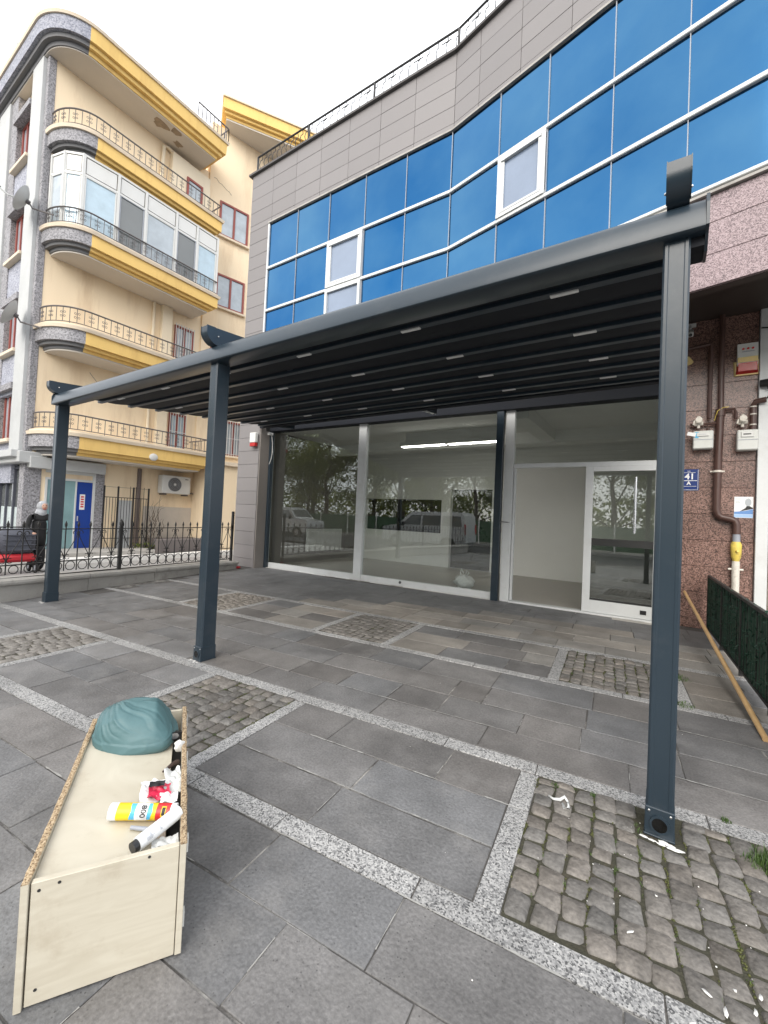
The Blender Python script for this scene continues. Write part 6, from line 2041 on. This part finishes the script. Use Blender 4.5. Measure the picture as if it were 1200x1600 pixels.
pf = thing('park_fence', (-6, -13.6, -.06), 'green panel fence across the street, seen reflected in the shop windows', 'fence')
for k in range(14):
    x = -24 + k * 2.5
    m = MB(); m.box(x + .03, x + 2.45, -13.64, -13.60, 0.05, 1.35); m.build('fence_panel', MT['green_panel'], pf)
    m = MB(); m.bar((x, -13.62, -.06), (x, -13.62, 1.5), .08); m.build('fence_post', MT['white_paint'], pf)


def make_van(name, label, loc, rz):
    t = thing(name, (0, 0, 0), label, 'van', 'white vans parked in the street')
    prof = [(-2.3, .35), (-2.36, .75), (-2.30, 1.05), (-1.35, 1.22), (-.75, 1.80), (-.45, 1.90), (2.1, 1.92), (2.28, 1.75), (2.34, 1.0), (2.34, .45), (2.2, .32), (1.95, .32), (1.82, .58), (1.5, .70), (1.18, .58), (1.05, .32),
            (-1.05, .32), (-1.18, .58), (-1.5, .70), (-1.82, .58), (-1.95, .34)]
    n = len(prof); m = MB(); W_ = .88
    vs = []
    for sy in (-1, 1):
        for x, z_ in prof:
            yy_ = W_ - max(0, (z_ - 1.05)) * .17
            vs.append(V(x, sy * yy_, z_))
    fs = [list(range(n)), list(range(n, 2 * n))[::-1]] + [(i, (i + 1) % n, n + (i + 1) % n, n + i) for i in range(n)]
    m.add(vs, fs); m.build('body', MT['van'], t)
    for sy in (-1, 1):
        for x0, x1, xt0, xt1 in ((-1.15, -.05, -.62, -.05), (.05, 1.05, .05, 1.05), (1.15, 2.2, 1.15, 2.1)):
            q = MB(); f_ = lambda x, z_: V(x, sy * (W_ - max(0, z_ - 1.05) * .17 + .006), z_)
            q.add([f_(x0, 1.22), f_(x1, 1.22), f_(xt1, 1.72), f_(xt0, 1.72)], [(0, 1, 2, 3)]); q.build('side_window', MT['darkglass'], t)
        q = MB(); q.obox(V(-1.0, sy * 1.0, 1.25), V(1, 0, 0), V(0, 1, 0), V(0, 0, 1), .06, .08, .11, .03); q.build('mirror', MT['black_plastic'], t)
        q = MB(); q.obox(V(-2.26, sy * .66, .88), V(1, 0, 0), V(0, 1, 0), V(0, 0, 1), .09, .16, .1, .03); q.build('headlight', MT['clear'], t)
        q = MB(); q.obox(V(2.33, sy * .76, 1.1), V(1, 0, 0), V(0, 1, 0), V(0, 0, 1), .03, .08, .25, .02); q.build('tail_light', MT['alarm_red'], t)
        for x in (-1.5, 1.5):
            q = MB(); q.tube([V(x, sy * .70, .32), V(x, sy * .89, .32)], .32, 24); wh_ = q.build('wheel', MT['tyre'], t, smooth=True)
            q = MB(); q.tube([V(x, sy * .885, .32), V(x, sy * .90, .32)], .2, 18); q.build('rim', MT['steel'], wh_)
    q = MB(); f2 = lambda y, s: V(-1.33 + .56 * s - .012, y, 1.24 + .53 * s + .01)
    q.add([f2(-.76, .06), f2(.76, .06), f2(.68, .95), f2(-.68, .95)], [(0, 1, 2, 3)]); q.build('windscreen', MT['darkglass'], t)
    q = MB(); q.box(-2.39, -2.3, -.8, .8, .4, .6, .03); q.build('bumper', MT['black_plastic'], t)
    t.location = loc; t.rotation_euler.z = rz
    return t


make_van('parked_van', 'white van parked in the street, reflected in the middle shop window', (-2.6, -8.2, -.2), R(2))
make_van('parked_van', 'white van parked in the street, reflected in the left shop window', (-13.4, -9.4, -.2), R(182))

hg = thing('park_hedge', (-6, -22.5, -.06), 'tall unclipped hedge behind the trees across the street', 'hedge')
m = MB()
r_ = random.Random(5)
for _ in range(9000):
    x = r_.uniform(-34, 16); top = 3.4 + 1.2 * noise.noise(V(x * .35, 0, 0)) + .5 * noise.noise(V(x * 1.4, 3, 0))
    p = V(x, -22.5 + r_.uniform(-.9, .9), r_.uniform(-.06, top)); a = V(r_.uniform(-1, 1), r_.uniform(-1, 1), r_.uniform(-1, 1)).normalized() * r_.uniform(.12, .24); b_ = a.orthogonal().normalized() * a.length * .6
    m.add([p - a, p + b_, p + a, p - b_], [(0, 1, 2, 3)])
m.build('foliage', MT['leaf'], hg, solid_normals=False)
m = MB()
for k in range(26):
    x = -33 + k * 1.9; m.tube([V(x, -22.5, -.06), V(x + .1, -22.4, 1.2), V(x - .1, -22.5, 2.6)], [.07, .05, .02], 5)
m.build('stems', MT['bark'], hg)
